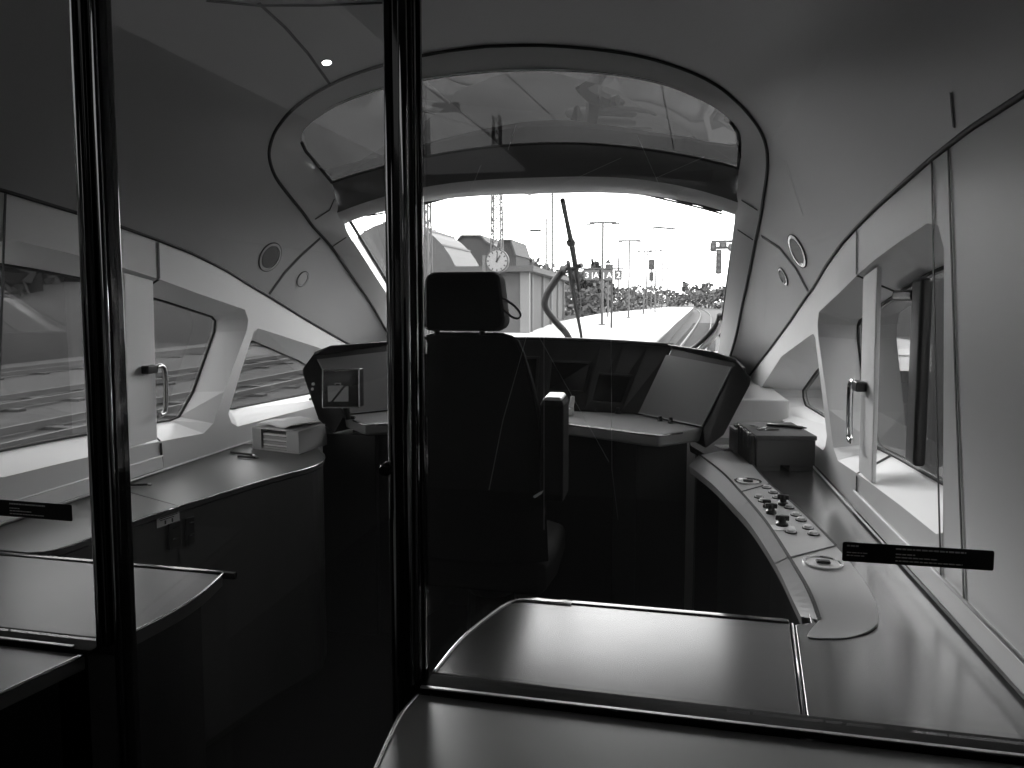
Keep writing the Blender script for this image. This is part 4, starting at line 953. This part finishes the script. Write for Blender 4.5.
# lamp seen through the roof window
Y = 24.; t = thing('street_lamp', 'box-shaped lamp on a mast seen through the roof window', 'lamp post', ay(424,345,Y))
b = ay(424,300,Y); zt_ = ay(424,107,Y).z
mb = MB(); mb.tube([Vector((b.x,Y,ZP)), Vector((b.x,Y,zt_))], .10, 8); mb.build('pole', M['poledark'], t)
a_, b_ = ay(424,111,Y), ay(434,111,Y); mb = MB(); mb.tube([a_, b_], .05, 6); mb.build('arm', M['poledark'], t)
mb = MB(); mb.hexa([ay(430,113,Y-.2), ay(461,112,Y-.2), ay(461,112,Y+.3), ay(430,113,Y+.3)], [ay(433,103,Y-.2), ay(459,102,Y-.2), ay(459,102,Y+.3), ay(433,103,Y+.3)]); mb.build('lamp_head', M['poledark'], t)
# station hall and buildings on the left
t = thing('station_hall', 'barrel-roofed station hall at the left edge of the windscreen', 'building', ay(430,300,70))
Yh = 70.; x1 = ay(463,275,Yh).x; xc_ = ay(395,275,Yh).x; zh = C.z+(297-238)/F*(ay(425,275,Yh)-C).dot(FW)
mb = MB(); rows = []
for yy in (Yh, Yh+10): rows.append([Vector((xc_+(x1-xc_)*1.0*math.cos(math.radians(a)), yy, .8+(zh-.8)*1.25*math.sin(math.radians(a)))) for a in range(0, 181, 9)])
mb.grid(rows); mb.build('roof', M['hall'], t, smooth=False)
mb = MB()
for a in range(9, 180, 18): mb.tube([Vector((xc_+(x1-xc_)*1.005*math.cos(math.radians(a)), Yh-.1, .8+(zh-.8)*1.255*math.sin(math.radians(a)))), Vector((xc_+(x1-xc_)*1.005*math.cos(math.radians(a)), Yh+10, .8+(zh-.8)*1.255*math.sin(math.radians(a))))], .12, 4)
mb.build('roof_ribs', M['colw'], t)
mb = MB(); mb.box((2*xc_-x1, Yh+.2, -1.46), (x1-.3, Yh+9.8, .8)); mb.build('walls', M['brick'], t)
mb = MB(); mb.add(rows[0]+[Vector((xc_, Yh, .8))], [[i, i+1, len(rows[0])] for i in range(len(rows[0])-1)]); mb.build('gable', M['brick'], t)
def building(pts, Y, dep, lab, m='bldg'):
    P = [ay(px, py, Y) for px, py in pts]; P = [Vector((p.x, Y, max(p.z, -1.46))) for p in P]; t = thing('building', lab, 'building', Vector((P[0].x, Y, -1.46)))
    lo_ = [Vector((P[0].x, Y, -1.46))]+P+[Vector((P[-1].x, Y, -1.46))]
    mb = MB(); mb.prism(lo_, (0, dep, 0)); mb.build('walls', M[m], t)
    mb = MB(); A = [p+Vector((0,-.4,.05)) for p in P]; B = [p+Vector((0,dep+.4,.05)) for p in P]; mb.loft(A, B); mb.build('roof', M['roofo'], t, solid=.25)
    w = [p.x for p in P]; mb = None
    for k in range(5):
        x = min(w)+(max(w)-min(w))*(k+.5)/5; mb = MB(); mb.box((x-.5, Y-.15, 3.0), (x+.5, Y+.1, 4.8)); f = mb.build('window', M['screen'], t)
building([(444,262),(452,247),(462,236),(481,236),(486,242),(496,247),(504,258)],120,15,'dark pitched-roof building between the hall roof and the clock')
building([(497,252),(500,240.5),(511,240.5),(516,256)],100,10,'smaller dark building with flat ridge just right of the clock')
building([(352,300),(360,262),(372,250),(388,248),(400,248)],140,15,'distant building left of the middle post','hall')
# trees
def tree(px, base, top_, w, Y, lab, m='leaf', grp=None, n=380, seed=0, xoff=None):
    rn = random.Random(seed); d = (ay(px,297,Y)-C).dot(FW); b = Vector((ay(px,300,Y).x, Y, -1.46)) if xoff is None else Vector((xoff, Y, -1.46))
    zt_ = C.z+(297-top_)/F*d; W_ = w/F*d/2; H_ = zt_-b.z
    t = thing('tree', lab, 'tree', b, grp)
    mb = MB(); mb.tube([b, b+Vector((.1,0,H_*.45)), b+Vector((-.1,.1,H_*.8))], .2, 6, rs=[.04*H_*.5,.03*H_*.5,.01*H_])
    for k in range(6):
        a = rn.random()*6.28; z = H_*(.3+.4*rn.random()); mb.tube([b+Vector((0,0,z)), b+Vector((math.cos(a)*W_*.6, math.sin(a)*W_*.6, z+H_*.25))], .05, 4, rs=[.012*H_,.004*H_])
    mb.build('trunk', M['bark'], t)
    mb = MB(); lobes = [(rn.uniform(-.6,.6), rn.uniform(-.6,.6), rn.uniform(.25,.85), rn.uniform(.25,.42)) for _ in range(8)]
    s_ = max(.26, H_*.075)
    for k in range(n):
        lx, ly, lz, lr = lobes[k % 8]
        v = Vector((rn.gauss(0,1), rn.gauss(0,1), rn.gauss(0,1))).normalized()*rn.uniform(.55,1.0)*lr
        c = b+Vector(((lx+v.x)*W_, (ly+v.y)*W_, min(1.0, max(.06, lz*.85+v.z*.75))*H_))
        u = Vector((rn.gauss(0,1), rn.gauss(0,1), rn.gauss(0,1))).normalized(); q = u.orthogonal().normalized()*s_*rn.uniform(.6,1.3); r_ = u.cross(q).normalized()*s_*rn.uniform(.5,1.1)
        mb.add([c-q-r_*.3, c+q*.2-r_, c+q+r_*.3, c-q*.2+r_], [[0,1,2,3]])
    mb.build('foliage', M[m], t)
k = 0
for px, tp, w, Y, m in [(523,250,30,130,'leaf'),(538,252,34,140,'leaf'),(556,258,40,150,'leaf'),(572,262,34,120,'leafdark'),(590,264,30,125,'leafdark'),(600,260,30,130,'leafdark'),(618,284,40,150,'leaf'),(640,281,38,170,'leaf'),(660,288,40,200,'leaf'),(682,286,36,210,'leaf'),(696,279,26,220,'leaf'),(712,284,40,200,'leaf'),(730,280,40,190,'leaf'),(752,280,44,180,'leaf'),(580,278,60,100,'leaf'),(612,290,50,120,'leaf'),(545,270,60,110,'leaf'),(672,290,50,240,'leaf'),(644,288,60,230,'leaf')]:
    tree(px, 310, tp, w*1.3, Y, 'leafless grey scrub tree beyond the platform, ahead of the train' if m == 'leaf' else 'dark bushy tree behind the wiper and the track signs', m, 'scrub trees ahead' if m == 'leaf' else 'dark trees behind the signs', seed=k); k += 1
mb = MB(); rows = []
for i in range(31):
    y = -30+6*i; rows.append([Vector((-27.5-.02*y, y, -1.48)), Vector((-31+1.2*math.sin(i*.9), y, 1.2+.5*math.sin(i*1.7))), Vector((-36+math.sin(i*2.1), y, 2.2+.5*math.sin(i*1.1))), Vector((-48, y, 2.6)), Vector((-48, y, -1.5))])
mb.grid(rows); tag(mb.build('embankment', M['leafdark'], smooth=True), 'dark overgrown bank beyond the tracks seen through the left side windows', 'embankment', kind='structure')
# embankment trees left and right of the train (seen through the side windows)
for i, (x, y, h) in enumerate([(-34,12,9),(-36,20,10),(-38,27,9),(-36,34,11),(-40,42,10),(-44,50,12),(-46,60,11),(-34,3,9),(-50,72,12),(-42,30,13),(-56,86,13)]):
    d = Vector((x, y, 0)); rn = i
    dd = (Vector((x,y,1.5))-C).dot(FW); tree(300, 300, 297-(h-3)/dd*F, 9.5/dd*F, y, 'dark leafy tree on the embankment seen through the left side windows', 'leafdark', 'embankment trees on the left', n=420, seed=100+i, xoff=x)
mb = MB(); mb.box((6.0,-10,-1.469),(6.3,45,2.5)); tag(mb.build('noise_barrier', M['bldg']), 'grey trackside wall outside the right side windows', 'wall')

# ------------------------------------------------------------------ light
w = bpy.data.worlds.new('sky'); SC.world = w; w.use_nodes = True; nt = w.node_tree; bg = nt.nodes['Background']
tc = nt.nodes.new('ShaderNodeTexCoord'); mp = nt.nodes.new('ShaderNodeMapping'); mp.inputs['Scale'].default_value = (1, 1, 1.8)
nz = nt.nodes.new('ShaderNodeTexNoise'); nz.inputs['Scale'].default_value = 3.2; nz.inputs['Detail'].default_value = 6; nz.inputs['Roughness'].default_value = .55
rp = nt.nodes.new('ShaderNodeMapRange'); rp.inputs[1].default_value = .35; rp.inputs[2].default_value = .68; rp.inputs[3].default_value = .45; rp.inputs[4].default_value = 1.0
nt.links.new(tc.outputs['Generated'], mp.inputs[0]); nt.links.new(mp.outputs[0], nz.inputs['Vector']); nt.links.new(nz.outputs[0], rp.inputs[0]); nt.links.new(rp.outputs[0], bg.inputs['Color'])
bg.inputs['Strength'].default_value = 6.0
sl = bpy.data.lights.new('sun', 'SUN'); sl.energy = 1.4; sl.angle = math.radians(11)
so = bpy.data.objects.new('sun', sl); COL.objects.link(so); so.location = (-8, 24, 12)
so.rotation_euler = Vector((.34, -.88, -.37)).to_track_quat('-Z', 'Y').to_euler()
SC.view_settings.view_transform = 'Standard'; SC.view_settings.look = 'None'; SC.view_settings.gamma = 1; SC.view_settings.use_curve_mapping = False
SC.view_settings.exposure = 0.55
SC.cycles.use_denoising = True
SC.cycles.max_bounces = 10; SC.cycles.transparent_max_bounces = 24; SC.cycles.diffuse_bounces = 6
SC.cycles.sample_clamp_indirect = 6
